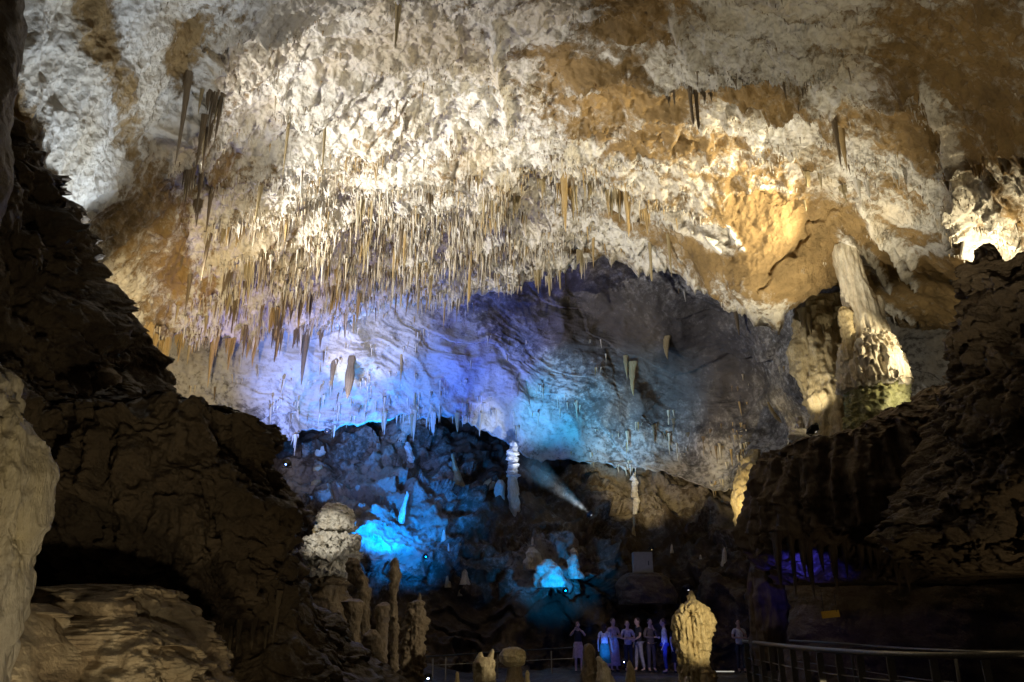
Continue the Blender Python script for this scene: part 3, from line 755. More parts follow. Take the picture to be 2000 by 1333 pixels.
t = thing('stalagmite', S3.at(1010, 1006).tolist(), 'tall white stacked stalagmite with a blue lit foot, in the centre', 'stalagmite')
spire('stacked_shaft', [(861, 1002, 4), (866, 1002, 12)] + tiers(870, 932, 1002, 1001, 15, 19, 6, seed=3) + [(936, 1001, 16)], S3.at(1010, 1006)[1] - .2, M_STALW, parent=t, seg=60, nrow=160, noise=((2.5, .12, 2), (6, .12, 2), (14, .05, 2)), seed=35)
spire('foot', [(930, 1001, 16), (950, 1002, 19), (975, 1004, 22), (1000, 1008, 20), (1014, 1012, 10)], S3.at(1010, 1006)[1] - .2, M_STAL, parent=t, noise=((3, .08, 3),), flute=.06, fl_n=5, seed=36)
spire('stalagmite', [(924, 1238, 3), (928, 1238, 7)] + tiers(930, 985, 1238, 1243, 10, 16, 5, seed=5) + [(992, 1243, 11), (1005, 1240, 7)], None, M_STALW, 'white stacked stalagmite glowing in yellow light right of centre', nrow=140, noise=((3, .12, 2), (7, .10, 2), (14, .04, 2)), seed=37)
spire('stalagmite', [(1008, 1238, 3), (1018, 1239, 5), (1036, 1237, 5), (1050, 1238, 9)], None, M_STALY, 'thin dripstone spindle directly below the white stacked stalagmite', seed=38)
spire('stalagmite', [(1090, 772, 4), (1097, 772, 14), (1110, 770, 16), (1120, 771, 20), (1140, 770, 17), (1170, 768, 14), (1200, 769, 15), (1240, 771, 15), (1280, 770, 16), (1310, 770, 18), (1350, 770, 26)], 21, M_STALD, 'slender knobbly brown stalagmite, tallest of the dark group', nrow=160, noise=((2.2, .16, 3), (6, .10, 3), (14, .05, 2)), seed=39)
spire('stalagmite', [(1158, 820, 2), (1164, 820, 5), (1172, 818, 8), (1178, 813, 26), (1200, 812, 38), (1230, 810, 40), (1260, 806, 36), (1300, 802, 34), (1350, 800, 42)], 20, M_STALD, 'thick brown stalagmite with a nipple tip beside the slender one', nrow=160, seg=80, noise=((2, .18, 3), (6, .12, 3), (14, .05, 2)), flute=.10, fl_n=5, seed=40)
spire('stalagmite', [(1090, 688, 12), (1096, 690, 22), (1110, 692, 24), (1130, 698, 30), (1150, 708, 30), (1175, 712, 18), (1230, 712, 24), (1290, 712, 36)], 22, M_STALD, 'crooked brown stalagmite lump right below the domed stalagmite', noise=((2.2, .24, 3), (7, .12, 3)), seed=41)
spire('stalagmite', [(1192, 655, 14), (1198, 656, 24), (1225, 657, 24), (1262, 657, 26)], 19, M_STALD, 'short blunt brown stalagmite stump above the dark slope', noise=((3, .08, 3), (9, .04, 3)), seed=42)
spire('stalagmite', [(1170, 690, 20), (1176, 686, 44), (1190, 690, 36), (1230, 694, 22), (1290, 694, 30)], 20.5, M_STALD, 'broad topped dark stalagmite under the crooked lump', noise=((3, .1, 3), (9, .04, 3)), seed=43)
spire('stalagmite', [(1176, 752, 10), (1184, 750, 30), (1205, 748, 32), (1216, 746, 22), (1300, 744, 26)], 22, M_STALD, 'round headed dark stalagmite left of the slender knobbly one', noise=((3, .1, 3), (9, .04, 3)), seed=44)
spire('stalagmite', [(1230, 728, 12), (1240, 726, 30), (1270, 730, 34), (1350, 740, 50)], 19, M_STALD, 'low lumpy dark mound at the foot of the brown stalagmites', noise=((3, .14, 3), (9, .05, 3)), seed=45)
spire('stalagmite', [(960, 795, 2), (968, 795, 7), (985, 790, 7), (1000, 787, 12), (1018, 784, 14), (1024, 783, 8)], None, M_STALW, 'thin pale blue stalagmite standing in the blue lit alcove', noise=((5, .08, 2),), seed=46)
spire('stalagmite', [(800, 800, 12), (812, 799, 24), (836, 796, 30), (843, 795, 20), (850, 786, 18), (866, 784, 22)], None, M_STAL, 'stubby grey dripstone stack under the fringe of the blue vault', noise=((3, .15, 2), (8, .05, 2)), seed=47)
spire('stalagmite', [(864, 796, 6), (874, 797, 14), (886, 800, 12), (898, 803, 16), (904, 804, 8)], None, M_STALW, 'small knotted blue white dripstone below the grey stack', noise=((5, .1, 2),), seed=48)
spire('stalagmite', [(828, 832, 3), (836, 833, 10), (846, 833, 12), (852, 833, 5)], None, M_STALW, 'tiny pale egg shaped dripstone right of the grey stack', noise=((5, .05, 2),), seed=49)
rock('rock_fin', [(888, 882, 886, None, .1), (910, 884, 892, None, .25), (935, 886, 902, None, .4), (955, 884, 910, None, .5), (972, 896, 914, None, .3)], M_STALY, 'tan rock fin slanting down in the middle of the back wall', 'rock', seg=60, nrow=80, noise=((2, .12, 3), (6, .05, 2)), seed=50)
rock('rock', [(934, 958, 968, None, .1), (942, 946, 970, None, .25), (954, 940, 966, None, .25), (960, 942, 954, None, .15)], M_STALY, 'small tan slanting rock left of the tall white stalagmite', 'rock', seg=50, nrow=40, noise=((4, .06, 2),), seed=51)
spire('stalagmite', [(938, 978, 10), (946, 977, 20), (965, 976, 22), (990, 978, 14), (998, 978, 8)], None, M_STAL, 'blunt bluish stump standing against the tall white stalagmite', noise=((3, .1, 2),), seed=52)
rock('rock', [(866, 622, 640, None, .2), (876, 616, 646, None, .4), (886, 614, 640, None, .3), (892, 616, 628, None, .2)], M_STAL, 'pale angular boulder high on the back wall at left', 'rock', seg=50, nrow=40, pw=.6, noise=((2, .1, 2),), seed=53)
for k, (x, y) in enumerate([(621, 915), (617, 943)]):
    rock('rock', [(y - 5, x - 2, x + 9, None, .1), (y, x - 9, x + 9, None, .2), (y + 6, x - 10, x + 2, None, .15)], M_STALY, ['small tan rock chip below the pale angular boulder', 'small yellowish rock chip above the domed stalagmite'][k], 'rock', seg=30, nrow=24, pw=.6, noise=((3, .06, 2),), seed=54 + k)
spire('rock', [(1030, 617, 6), (1036, 617, 15), (1043, 618, 13), (1050, 618, 4)], 24.6, M_STALY, 'small yellow nodule at the left shoulder of the domed stalagmite', 'rock', noise=((6, .03, 2),), seed=56)

spire('stalagmite', [(1156, 1349, 3), (1162, 1349, 9), (1172, 1350, 13), (1180, 1353, 30), (1188, 1354, 46), (1204, 1354, 60), (1222, 1354, 64), (1250, 1354, 63), (1275, 1353, 54), (1296, 1354, 48), (1312, 1358, 58), (1345, 1362, 66)], 22, M_STALY, 'large pitted stalagmite with a pointed tip, brightly lit beside the visitors', seg=140, nrow=180, noise=((1.5, .14, 2), (5, .10, 3), (13, .05, 2)), flute=.09, fl_n=8, vs=.6, zpull=.06, zf=4, seed=60)
t = thing('stalagmite', pv(946, 1345, 19), 'broken two horned stalagmite stump, bottom centre', 'stalagmite')
spire('stump', [(1284, 944, 24), (1294, 944, 40), (1305, 945, 34), (1345, 947, 38)], 19, M_STALY, parent=t, noise=((3, .1, 3), (9, .04, 2)), flute=.05, fl_n=6, seed=61)
spire('horn', [(1268, 962, 3), (1273, 961, 8), (1284, 957, 14), (1296, 953, 18)], 19, M_STALY, parent=t, noise=((6, .04, 2),), seed=62)
spire('horn', [(1274, 939, 5), (1280, 938, 12), (1292, 938, 22)], 19, M_STALY, parent=t, noise=((6, .04, 2),), seed=63)
spire('boulder', [(1264, 1003, 14), (1268, 1002, 34), (1280, 1001, 44), (1292, 1002, 44), (1299, 1003, 34), (1303, 1003, 20)], 23.5, M_STALY, 'rounded yellow lit boulder with a fringed underside', 'boulder', seg=80, nrow=60, noise=((3, .08, 3), (9, .05, 2)), flute=.06, fl_n=7, seed=64)
spire('pedestal', [(1296, 1004, 24), (1320, 1004, 34), (1350, 1004, 60)], 23.6, M_STALD, 'dark rock pedestal carrying the rounded boulder', 'rock', noise=((2, .1, 3),), seed=65)
spire('stalagmite', [(1257, 1149, 4), (1260, 1149, 14), (1270, 1150, 22), (1300, 1152, 30), (1350, 1156, 46)], 22.5, M_STALD, 'smooth ochre brown stalagmite in front of the person raising both hands', noise=((2, .08, 3), (8, .03, 2)), seed=66)
spire('stalagmite', [(1282, 1169, 4), (1286, 1170, 12), (1296, 1176, 20), (1310, 1180, 26), (1350, 1186, 46)], 22.2, M_STAL, 'pale lumpy stalagmite leaning on the smooth brown one', noise=((3, .12, 3), (8, .04, 2)), seed=67)
spire('stalagmite', [(1291, 1229, 3), (1294, 1229, 8), (1306, 1231, 14), (1350, 1232, 24)], 22, M_STALY, 'small yellow cone stalagmite at the visitors feet', noise=((4, .06, 2),), seed=68)
spire('stalagmite', [(1321, 1342, 4), (1325, 1342, 9), (1350, 1344, 16)], 21.5, M_STAL, 'tiny pale stalagmite knob at the foot of the large pitted one', noise=((5, .04, 2),), seed=69)
spire('stalagmite', [(1308, 1378, 8), (1314, 1378, 20), (1330, 1380, 24), (1350, 1382, 30)], 21.6, M_STALY, 'low round dripstone mound at the right foot of the large pitted stalagmite', noise=((4, .08, 2),), seed=70)
for k, (x, y) in enumerate([(893, 1312), (1030, 1310), (900, 1135), (875, 1118)]):
    spire('stalagmite', [(y, x, 3), (y + 5, x, 8), (y + 16, x, 9), (y + 30, x, 14)], [21, 21, None, None][k], M_STALY,
          ['small whitish stub just left of the two horned stump', 'small dim stub right of the two horned stump', 'tiny golden dripstone tip on the dark back slope, lowest', 'tiny golden dripstone tip on the dark back slope, upper'][k], noise=((5, .04, 2),), seed=71 + k)
for k, (x, y, Yd, h, w) in enumerate([(876, 1062, 31, 20, 4), (867, 1035, 31.5, 18, 8), (1040, 1050, 31.5, 18, 6), (908, 1112, 30, 22, 14), (1312, 1064, 33, 12, 5), (1368, 1084, 32, 16, 6), (1415, 1070, 32, 30, 10)]):
    spire('stalagmite', [(y, x, 2), (y + h * .3, x, w * .8), (y + h * .7, x, w), (y + h * 1.4, x, w * 1.6)], None, M_STAL,
          ['needle thin stalagmite by the blue floodlight', 'short blunt violet lit stalagmite above the blue floodlight', 'small blue lit stalagmite above the bright blue pool of light', 'golden lump on the dark slope right of the blue floodlight', 'tiny stalagmite on the dim yellow slope at right', 'small knobby stalagmite above the glowing white lamp', 'brown stalagmite on the ledge left of the right rock pillar'][k], noise=((5, .06, 2),), nrow=50, seed=80 + k)
# blue lit rock lumps round the bright blue pool
for k, (x, y, w, h, Yd) in enumerate([(1040, 1090, 40, 40, 31), (1122, 1105, 26, 44, 30.6), (1120, 1078, 20, 14, 31), (1072, 1118, 60, 50, 31.6)]):
    rock('rock', [(y - h * .5, x - w * .15, x + w * .1, None, .2), (y - h * .2, x - w * .4, x + w * .35, None, .4), (y + h * .2, x - w * .5, x + w * .5, None, .5), (y + h * .6, x - w * .4, x + w * .55, None, .4)], M_STAL,
         ['jagged blue lit rock at the left of the bright blue pool', 'smooth blue lit slab at the right of the bright blue pool', 'small blue lit rock above the right slab', 'broad fluted blue lit rock in the middle of the bright pool'][k], 'rock', seg=70, nrow=60, noise=((1.6, .2, 3), (5, .08, 3)), ridge=.1, seed=90 + k)

# ------------------------------------------------------------------ stalactites
def stal_mesh(kind, seed, sides=9, rings=12):
    """unit stalactite: hangs from z = 0.12 to z = -1, radius about 1 at the root"""
    rs = np.random.RandomState(seed)
    t_ = np.linspace(0, 1, rings)
    if kind == 'straw':
        r = 0.55 + 0.45 * (1 - t_) ** 2
        r[-1] = 0.25
    elif kind == 'carrot':
        r = (1 - t_) ** 0.75
    elif kind == 'club':
        r = np.interp(t_, [0, .2, .45, .7, .9, 1], [.8, .7, .95, .75, .4, .05])
    else:
        r = np.interp(t_, [0, .1, .3, .6, .85, 1], [1.3, 1, .8, .55, .3, .05])
    r = np.maximum(r * (1 + rs.uniform(-.12, .12, rings)), .04)
    ph = np.linspace(0, 2 * math.pi, sides, endpoint=False)
    lob = 1 + 0.16 * np.sin(ph * 3 + rs.uniform(0, 6)) + rs.uniform(-.08, .08, sides)
    bx, by = rs.uniform(-.35, .35, 2)
    V = np.zeros((rings, sides, 3))
    V[..., 0] = r[:, None] * lob * np.cos(ph) + (bx * np.sin(t_ * 3))[:, None]
    V[..., 1] = r[:, None] * lob * np.sin(ph) + (by * np.sin(t_ * 2.3))[:, None]
    V[..., 2] = (0.12 - 1.12 * t_)[:, None]
    return V

def curtain_mesh(seed, n=6):
    rs = np.random.RandomState(seed)
    Vs, Qs, b = [], [], 0
    for k in range(n):
        V = stal_mesh(['straw', 'carrot', 'flare'][rs.randint(3)], seed * 31 + k, 7, 10)
        ln = rs.uniform(.35, 1.0) if k != n // 2 else 1.0
        V[..., :2] *= rs.uniform(.6, 1.1)
        V[..., 0] += (k - n / 2) * 1.15 + rs.uniform(-.3, .3)
        V[..., 1] += rs.uniform(-.5, .5)
        V[..., 2] *= ln
        Vs.append(V.reshape(-1, 3))
        Qs.append(grid_quads(V.shape[0], V.shape[1], True, b))
        b += V.shape[0] * V.shape[1]
    return np.concatenate(Vs), np.concatenate(Qs)

KINDS = ['straw', 'carrot', 'club', 'flare']
STALV = [stal_mesh(k, 100 + i) for i, k in enumerate(['straw', 'carrot', 'flare', 'carrot', 'straw', 'flare', 'club', 'carrot'])]
protos = {}
def proto(v, mat):
    key = (v, mat.name)
    if key not in protos:
        if v >= 8:
            me = raw_mesh('stalactite', *curtain_mesh(v))
        else:
            V = STALV[v]
            me = raw_mesh('stalactite', V, grid_quads(V.shape[0], V.shape[1], True))
        me.materials.append(mat)
        protos[key] = me
    return protos[key]

def hang(pt, Lpx, wpx, v, mat, label, group, lean=0.0):
    m = float(np.linalg.norm(np.array(pt) - np.array([0, 0, CZ]))) / F
    dirv = (np.array(pt) - np.array([0, 0, CZ]))
    cosv = math.hypot(dirv[0], dirv[1]) / np.linalg.norm(dirv)
    o = bpy.data.objects.new('stalactite', proto(v, mat))
    COL.objects.link(o)
    o.location = (pt[0], pt[1], pt[2])
    r = wpx * m / 2
    o.scale = (r, r, Lpx * m / max(.5, cosv))
    if v >= 8:
        o.scale = (r * .62, r * .62, o.scale[2])
    o.rotation_euler = (random.uniform(-.03, .03), lean + random.uniform(-.03, .03), random.uniform(-.5, .5) if v >= 8 else random.uniform(0, 6.28))
    return setp(o, label, 'stalactite', group)

# single ones that can be told apart: px, py of the root, length, width, variant, material, sheet, label
single = [
    (1668, 345, 50, 17, 1, M_STALW, S1, 'glaring white tapered stalactite at the right above the brown bulge'),
    (1100, 322, 95, 15, 2, M_STALO, S1, 'longest golden stalactite of the twin amber clusters'),
    (1216, 338, 82, 15, 2, M_STALO, S1, 'thick golden stalactite of the right amber cluster'),
    (845, 512, 92, 11, 3, M_STALY, S1, 'long ochre stalactite hanging alone from the lower ceiling edge at centre'),
    (918, 500, 92, 9, 4, M_STALO, S1, 'thin amber stalactite right of the long ochre one at the ceiling edge'),
    (1160, 460, 55, 7, 3, M_STALO, S1, 'thin orange stalactite over the dark recess, leftmost of the row there'),
    (1268, 470, 70, 8, 4, M_STALY, S1, 'wavy pale stalactite over the dark recess right of the orange one'),
    (1308, 462, 72, 8, 3, M_STALY, S1, 'wavy pale stalactite over the recess nearest the brown bulge'),
    (1515, 100, 72, 11, 1, M_STALD, S1, 'dark tapered stalactite near the top right, longer of a pair'),
    (1503, 106, 48, 8, 1, M_STALD, S1, 'dark tapered stalactite near the top right, shorter of a pair'),
    (1340, 120, 58, 9, 0, M_STALD, S1, 'dark slim stalactite under the upper brown panel, left of two'),
    (1352, 122, 66, 9, 4, M_STALD, S1, 'dark slim stalactite under the upper brown panel, right of two'),
    (1628, 215, 90, 12, 2, M_STALD, S1, 'heavy brown stalactite hanging above the brightest ceiling patch'),
    (1640, 238, 72, 14, 3, M_STALO, S1, 'amber stalactite beside the heavy brown one above the bright patch'),
    (780, 4, 80, 13, 2, M_STALY, S1, 'thick ochre stalactite hanging at the top edge above the white ceiling'),
    (365, 150, 150, 13, 5, M_STALD, S1, 'very long dark dripstone tassel on the upper left ceiling'),
    (352, 210, 90, 12, 2, M_STALD, S1, 'dark drooping tassel left of the longest dripstone tassel'),
    (640, 196, 100, 6, 3, M_STALY, S1, 'long needle stalactite below the pale block, right of a pair'),
    (571, 206, 95, 7, 3, M_STALY, S1, 'long needle stalactite below the pale block, left of a pair'),
    (285, 630, 140, 16, 2, M_STALO, S1, 'great orange dripstone curtain at the left end of the ceiling edge'),
    (302, 632, 105, 14, 5, M_STALO, S1, 'orange dripstone lobe right of the great curtain'),
    (270, 640, 100, 14, 2, M_STALO, S1, 'orange dripstone lobe left of the great curtain'),
    (318, 660, 130, 16, 3, M_STALY, S1, 'long tan stalactite falling past the orange curtain'),
    (420, 660, 105, 13, 3, M_STALO, S1, 'longest orange spike in the row right of the curtain'),
    (600, 650, 115, 18, 2, M_STALD, S1, 'brown shaggy stalactite in front of the violet light'),
    (678, 705, 72, 18, 6, M_STALD, S2, 'fat grey club shaped stalactite in front of the violet wall'),
    (648, 712, 46, 14, 1, M_STALD, S2, 'dark short stalactite left of the fat grey club'),
    (785, 700, 50, 7, 3, M_STALO, S2, 'slim tan stalactite against the white hot violet wall'),
    (1232, 715, 58, 17, 1, M_STALY, S2, 'broad tan fang hanging in the dark blue recess'),
    (1218, 700, 38, 10, 3, M_STALY, S2, 'small thin fang left of the broad tan fang in the recess'),
    (1305, 655, 38, 16, 1, M_STALY, S2, 'short pale fang at the tip of the dim rock blade in the recess'),
    (1425, 590, 70, 14, 5, M_STALD, S2, 'dark streamer under the edge of the brown bulge'),
]
for x, y, L_, w_, v, m_, sh, lab in single:
    p = sh.at(x, y)
    hang(p, L_, w_, v, m_, lab, None)

# clusters: label shared inside a cluster; px, py, spread x, spread y, how many, length range, width range, materials, variants, group, label
clusters = [
    (1100, 330, 22, 8, 12, 40, 85, 7, 12, [M_STALO, M_STALY], [1, 2, 3], 'left amber cluster', 'golden stalactite packed in the left one of two amber clusters'),
    (1212, 345, 20, 7, 12, 30, 70, 7, 12, [M_STALO, M_STALY], [1, 2, 3], 'right amber cluster', 'golden stalactite packed in the right one of two amber clusters'),
    (1155, 340, 34, 10, 16, 18, 55, 5, 8, [M_STALW, M_STALY], [0, 3, 4], 'white icicles between the amber clusters', 'white icicle stalactite between the two amber clusters'),
    (1040, 320, 40, 12, 14, 15, 55, 5, 9, [M_STALD, M_STALY], [1, 2, 3], 'stalactites left of the amber clusters', 'slim stalactite on the ledge left of the amber clusters'),
    (870, 340, 110, 40, 22, 20, 60, 5, 9, [M_STALD, M_STALY, M_STAL], [1, 2, 3], 'upper centre stalactites', 'brown and ivory stalactite on the upper central ledges'),
    (830, 440, 130, 70, 40, 25, 80, 5, 9, [M_STALY, M_STAL, M_STALO], [1, 2, 3, 4], 'central dense fringe', 'ivory stalactite in the dense central fringe of the ceiling'),
    (600, 430, 110, 60, 30, 25, 75, 5, 10, [M_STALO, M_STALY, M_STALD], [1, 2, 3], 'left centre ochre fringe', 'ochre stalactite in the dark fringe left of the ceiling centre'),
    (620, 545, 60, 20, 16, 30, 65, 7, 12, [M_STALD, M_STALO], [1, 2, 3], 'brown tassels above the violet light', 'brown tassel stalactite hanging high above the violet light'),
    (440, 420, 70, 80, 22, 30, 95, 6, 11, [M_STALD, M_STALY], [2, 3, 5], 'left flank fringe', 'dull brown stalactite on the left flank beside the white wall'),
    (430, 560, 80, 40, 18, 30, 75, 6, 10, [M_STALD, M_STALY], [2, 3, 5], 'lower left flank fringe', 'dull brown stalactite low on the left flank over the orange row'),
    (440, 655, 90, 8, 20, 25, 75, 7, 12, [M_STALO], [1, 2, 3], 'orange spikes along the edge', 'orange spike in the row right of the great curtain'),
    (580, 640, 60, 10, 14, 25, 80, 6, 11, [M_STALO, M_STALD], [1, 2, 3], 'brown spikes along the edge', 'brown spike along the ceiling edge before the violet wall'),
    (285, 632, 16, 7, 16, 50, 120, 8, 13, [M_STALO], [1, 2, 3], 'great orange curtain', 'orange dripstone strand inside the great curtain at the left end'),
    (372, 180, 20, 36, 18, 40, 110, 7, 12, [M_STALD, M_STALY], [2, 3, 5], 'upper left tassels', 'drab tassel stalactite hung on the upper left rib'),
    (1640, 335, 70, 18, 16, 14, 40, 4, 8, [M_STALW, M_STALY], [1, 3, 4], 'glaring white icicles', 'white icicle in the glaring bright patch at the right'),
    (1920, 290, 70, 14, 16, 14, 45, 6, 14, [M_STALD, M_STALO], [1, 2, 3], 'right edge fringe', 'brown spike in the fringe at the right edge of the ceiling'),
    (1440, 130, 110, 20, 12, 15, 45, 4, 8, [M_STALD], [1, 3], 'top right dark spikes', 'dark spike hanging under the shaded ledge at the top right'),
    (1000, 500, 110, 30, 24, 20, 60, 4, 8, [M_STALY, M_STAL], [1, 3, 4], 'fringe over the dark recess', 'ivory spike in the fringe over the mouth of the dark recess'),
]
def scatter(cl):
    x, y, sx, sy, n, l0, l1, w0, w1, mats, vs, grp, lab = cl
    sh = S1
    for k in range(int(round(n * .66))):
        px, py = x + np.clip(rng.normal(), -1.6, 1.6) * sx, y + np.clip(rng.normal(), -1.6, 1.6) * sy
        a = rng.rand()
        hang(sh.at(px, py, 9), (l0 + (l1 - l0) * a ** 1.7) * .8, (w0 + (w1 - w0) * a) * .85, (8 + rng.randint(4)) if rng.rand() < .42 else vs[rng.randint(len(vs))], mats[rng.randint(len(mats))], lab, grp)
for cl in clusters:
    scatter(cl)
for k in range(10):
    hang(S2.at(800 + rng.normal() * 60, 800, 5), 20 + 35 * rng.rand(), 6 + 7 * rng.rand(), [1, 2, 3][k % 3], [M_STALW, M_STALY, M_STAL][k % 3], 'pale dripstone in the fringe under the bright blue vault', 'vault fringe')
for k in range(10):
    hang(S2.at(1340 + rng.normal() * 70, 830 + rng.normal() * 18, 5), 14 + 24 * rng.rand(), 4 + 4 * rng.rand(), [1, 2, 3][k % 3], M_STALD, 'small dark stalactite under the dim right half of the vault', 'dark vault spikes')

# thin draperies under the overhanging boss at left
for k, (x, y, L_, w_) in enumerate([(385, 1180, 95, 26), (402, 1176, 70, 30), (362, 1185, 55, 22), (428, 1190, 50, 26), (456, 1190, 80, 20), (470, 1180, 60, 26), (500, 1170, 60, 26), (525, 1150, 70, 22), (345, 1170, 60, 24), (545, 1140, 80, 22)]):
    hang(P(x, float(np.interp(x, [340, 490, 530, 556, 572], [1196, 1204, 1182, 1152, 1120])), 9.95 + .25 * math.sin(k * 2.1)), L_, w_ * .55, [2, 3, 5, 8 + k % 4][k % 4], M_STALD, 'wet dark stalactite in the fringe under the overhanging boss', 'boss fringe', 0.0)
# hanging folds under the right shelf
for k in range(12):
    x = 1515 + k * 22 + rng.uniform(-6, 6)
    hang(P(x, 1052 - 6 * math.sin(k), 18.9), 50 + rng.rand() * 60, 12 + rng.rand() * 10, [2, 5, 3][k % 3], M_DARK2, 'dark fold in the fringe under the right hand shelf', 'shelf fringe')
for k in range(8):
    hang(P(1568 + k * 11, 612 + 10 * math.sin(k * 2), 25), 40 + rng.rand() * 40, 9 + rng.rand() * 6, [2, 5, 3][k % 3], M_STALY, 'pale stalactite hung in front of the ochre flowstone', 'flowstone fringe')

# all the finer stalactites of the ceiling and vault, uncountable: one object
def fine_mass():
    Vs, Qs, Ms, n0 = [], [], [], 0
    def add(sh, n, wfun, lf, wf, sides=5, rings=5, mats=(0, 1)):
        nonlocal n0
        w = wfun(sh)
        w = (w / w.sum()).ravel()
        ids = np.repeat(rng.choice(len(w), n // 4, p=w), 4)
        n = len(ids)
        pts = sh.V.reshape(-1, 3)[ids].copy()
        run = rng.normal(size=n) * .22
        pts[:, 0] += run
        pts[:, 1] += run * (0.04 * (pts[:, 0] - 6)) + rng.normal(size=n) * .03
        pts[:, 2] += .02
        px = sh.PX.ravel()[ids]
        py = sh.PY.ravel()[ids]
        d = np.linalg.norm(pts - [0, 0, CZ], axis=1)
        m = d / F
        L = lf(px, py, rng.exponential(1, n)) * m * 1.15
        r = wf(px, py, L / m) * m / 2
        t_ = np.linspace(0, 1, rings)
        ph = np.linspace(0, 2 * math.pi, sides, endpoint=False)
        prof = np.array([1.25, .85, .62, .4, .1])
        A = np.zeros((n, rings, sides, 3))
        jit = 1 + rng.uniform(-.2, .2, (n, rings, 1))
        A[..., 0] = pts[:, 0, None, None] + r[:, None, None] * prof[None, :, None] * jit * np.cos(ph) + (rng.normal(size=(n, 1)) * r[:, None] * t_ * .8)[..., None]
        A[..., 1] = pts[:, 1, None, None] + r[:, None, None] * prof[None, :, None] * jit * np.sin(ph)
        A[..., 2] = pts[:, 2, None, None] + (0.06 - L[:, None] * t_)[..., None]
        q = grid_quads(rings, sides, True)
        Q = q[None] + (np.arange(n) * rings * sides)[:, None, None] + n0
        Vs.append(A.reshape(-1, 3))
        Qs.append(Q.reshape(-1, 4))
        pick = (fbm(pts * 0.5, 2) + rng.normal(size=n) * .5)
        mi = np.where(pick > .85, 2, np.where(pick < -.5, 3, np.where(rng.rand(n) < .45, 0, 1)))
        Ms.append(np.repeat(mi, len(q)))
        n0 += n * rings * sides
    def w1(sh):
        g = sstep(-0.03, -0.26, sh.low) ** 2.2
        d = blobs(sh.PX, sh.PY, 0.45, [(800, 430, 330, 150, -8, 1.6), (500, 480, 200, 150, 0, 1.2), (1180, 330, 260, 60, 0, 1.2), (450, 650, 260, 30, 0, 2.0), (900, 540, 200, 60, 0, 2.0), (1500, 460, 180, 90, 0, .03), (150, 250, 170, 250, 0, .0), (1810, 520, 120, 90, 0, .05), (1600, 300, 200, 60, 0, .9), (1130, 140, 140, 50, 0, .25)])
        inside = (sh.PX > -60) & (sh.PX < 2060) & (sh.PY > -60)
        left = sstep(230, 330, sh.PX)
        return (g + 0.02) * d * inside * left * (.03 + sstep(.3, .65, sh.C))
    def l1(px, py, e):
        k = 0.36 + 0.50 * np.exp(-(((px - 750) / 450) ** 2 + ((py - 470) / 200) ** 2))
        return np.clip((6 + 10 * e) * k, 4.5, 50)
    add(S1, 16000, w1, l1, lambda px, py, l: 1.4 + l * 0.065)
    def w2(sh):
        return (sstep(-0.03, -0.2, sh.low) + .02) * blobs(sh.PX, sh.PY, .15, [(800, 790, 260, 40, 0, 2), (700, 700, 200, 60, 0, 1), (1300, 860, 200, 50, 0, .6)]) * (sh.PX > 300) * (sh.PX < 1700)
    add(S2, 800, w2, lambda px, py, e: np.clip(5 + 8 * e, 4, 36), lambda px, py, l: 2.0 + l * 0.08)
    me = raw_mesh('fine_stalactites', np.concatenate(Vs), np.concatenate(Qs))
    for m_ in (M_STALW, M_STAL, M_STALO, M_STALD):
        me.materials.append(m_)
    me.polygons.foreach_set('material_index', np.concatenate(Ms).astype(np.int32))
    o = mk('fine_stalactites', me)
    setp(o, 'countless fine stalactites bristling from the whole ceiling', 'stalactites', kind='stuff')
fine_mass()

# ------------------------------------------------------------------ visitors
def skin(name, verts, edges, radii, levels=1, root=0):
    me = bpy.data.meshes.new(name + '_skeleton')
    me.from_pydata(verts, edges, [])
    o = bpy.data.objects.new(name + '_skeleton', me)
    COL.objects.link(o)
    md = o.modifiers.new('skin', 'SKIN')
    md.use_smooth_shade = True
    md.branch_smoothing = 0.6
    if not me.skin_vertices:
        bpy.context.view_layer.update()
    for i, r in enumerate(radii):
        sv = me.skin_vertices[0].data[i]
        sv.radius = r if isinstance(r, tuple) else (r, r)
        sv.use_root = (i == root)
    sb = o.modifiers.new('sub', 'SUBSURF')
    sb.levels = sb.render_levels = levels
    bpy.context.view_layer.update()
    dg = bpy.context.evaluated_depsgraph_get()
    out = bpy.data.meshes.new_from_object(o.evaluated_get(dg), depsgraph=dg)
    out.name = name
    bpy.data.objects.remove(o)
    bpy.data.meshes.remove(me)
    out.polygons.foreach_set('use_smooth', [True] * len(out.polygons))
    return out

ARMS = {
    'down': (((.235, .03, 1.13), (.25, -.05, .89)), ((-.235, .03, 1.13), (-.25, -.05, .89))),
    'folded': (((.25, -.04, 1.14), (-.03, -.21, 1.16)), ((-.25, -.04, 1.14), (.03, -.24, 1.11))),
    'raised': (((.27, -.13, 1.24), (.08, -.27, 1.48)), ((-.27, -.13, 1.24), (-.08, -.27, 1.48))),
    'chin': (((.22, -.14, 1.15), (.05, -.20, 1.40)), ((-.25, -.04, 1.14), (.08, -.22, 1.13))),
    'bag': (((.22, -.06, 1.13), (.10, -.22, 1.02)), ((-.235, .03, 1.13), (-.25, -.05, .89))),
}
M_SKIN = plain('skin', (0.50, 0.33, 0.26), 0.55, 0, 0.05)
M_EYE = plain('dark eyes', (0.03, 0.02, 0.02), 0.3)
cloth = {}
def cmat(n, c):
    if n not in cloth:
        cloth[n] = plain(n, c, 0.85, 0, 0.15, 14)
    return cloth[n]

def lathe(name, rings, seg=20):
    V = []
    for (x, y, z, rx, ry) in rings:
        for k in range(seg):
            a = 2 * math.pi * k / seg
            f = 1 + 0.05 * math.sin(a * 7)
            V.append((x + rx * f * math.cos(a), y + ry * f * math.sin(a), z))
    return raw_mesh(name, V, grid_quads(len(rings), seg, True))

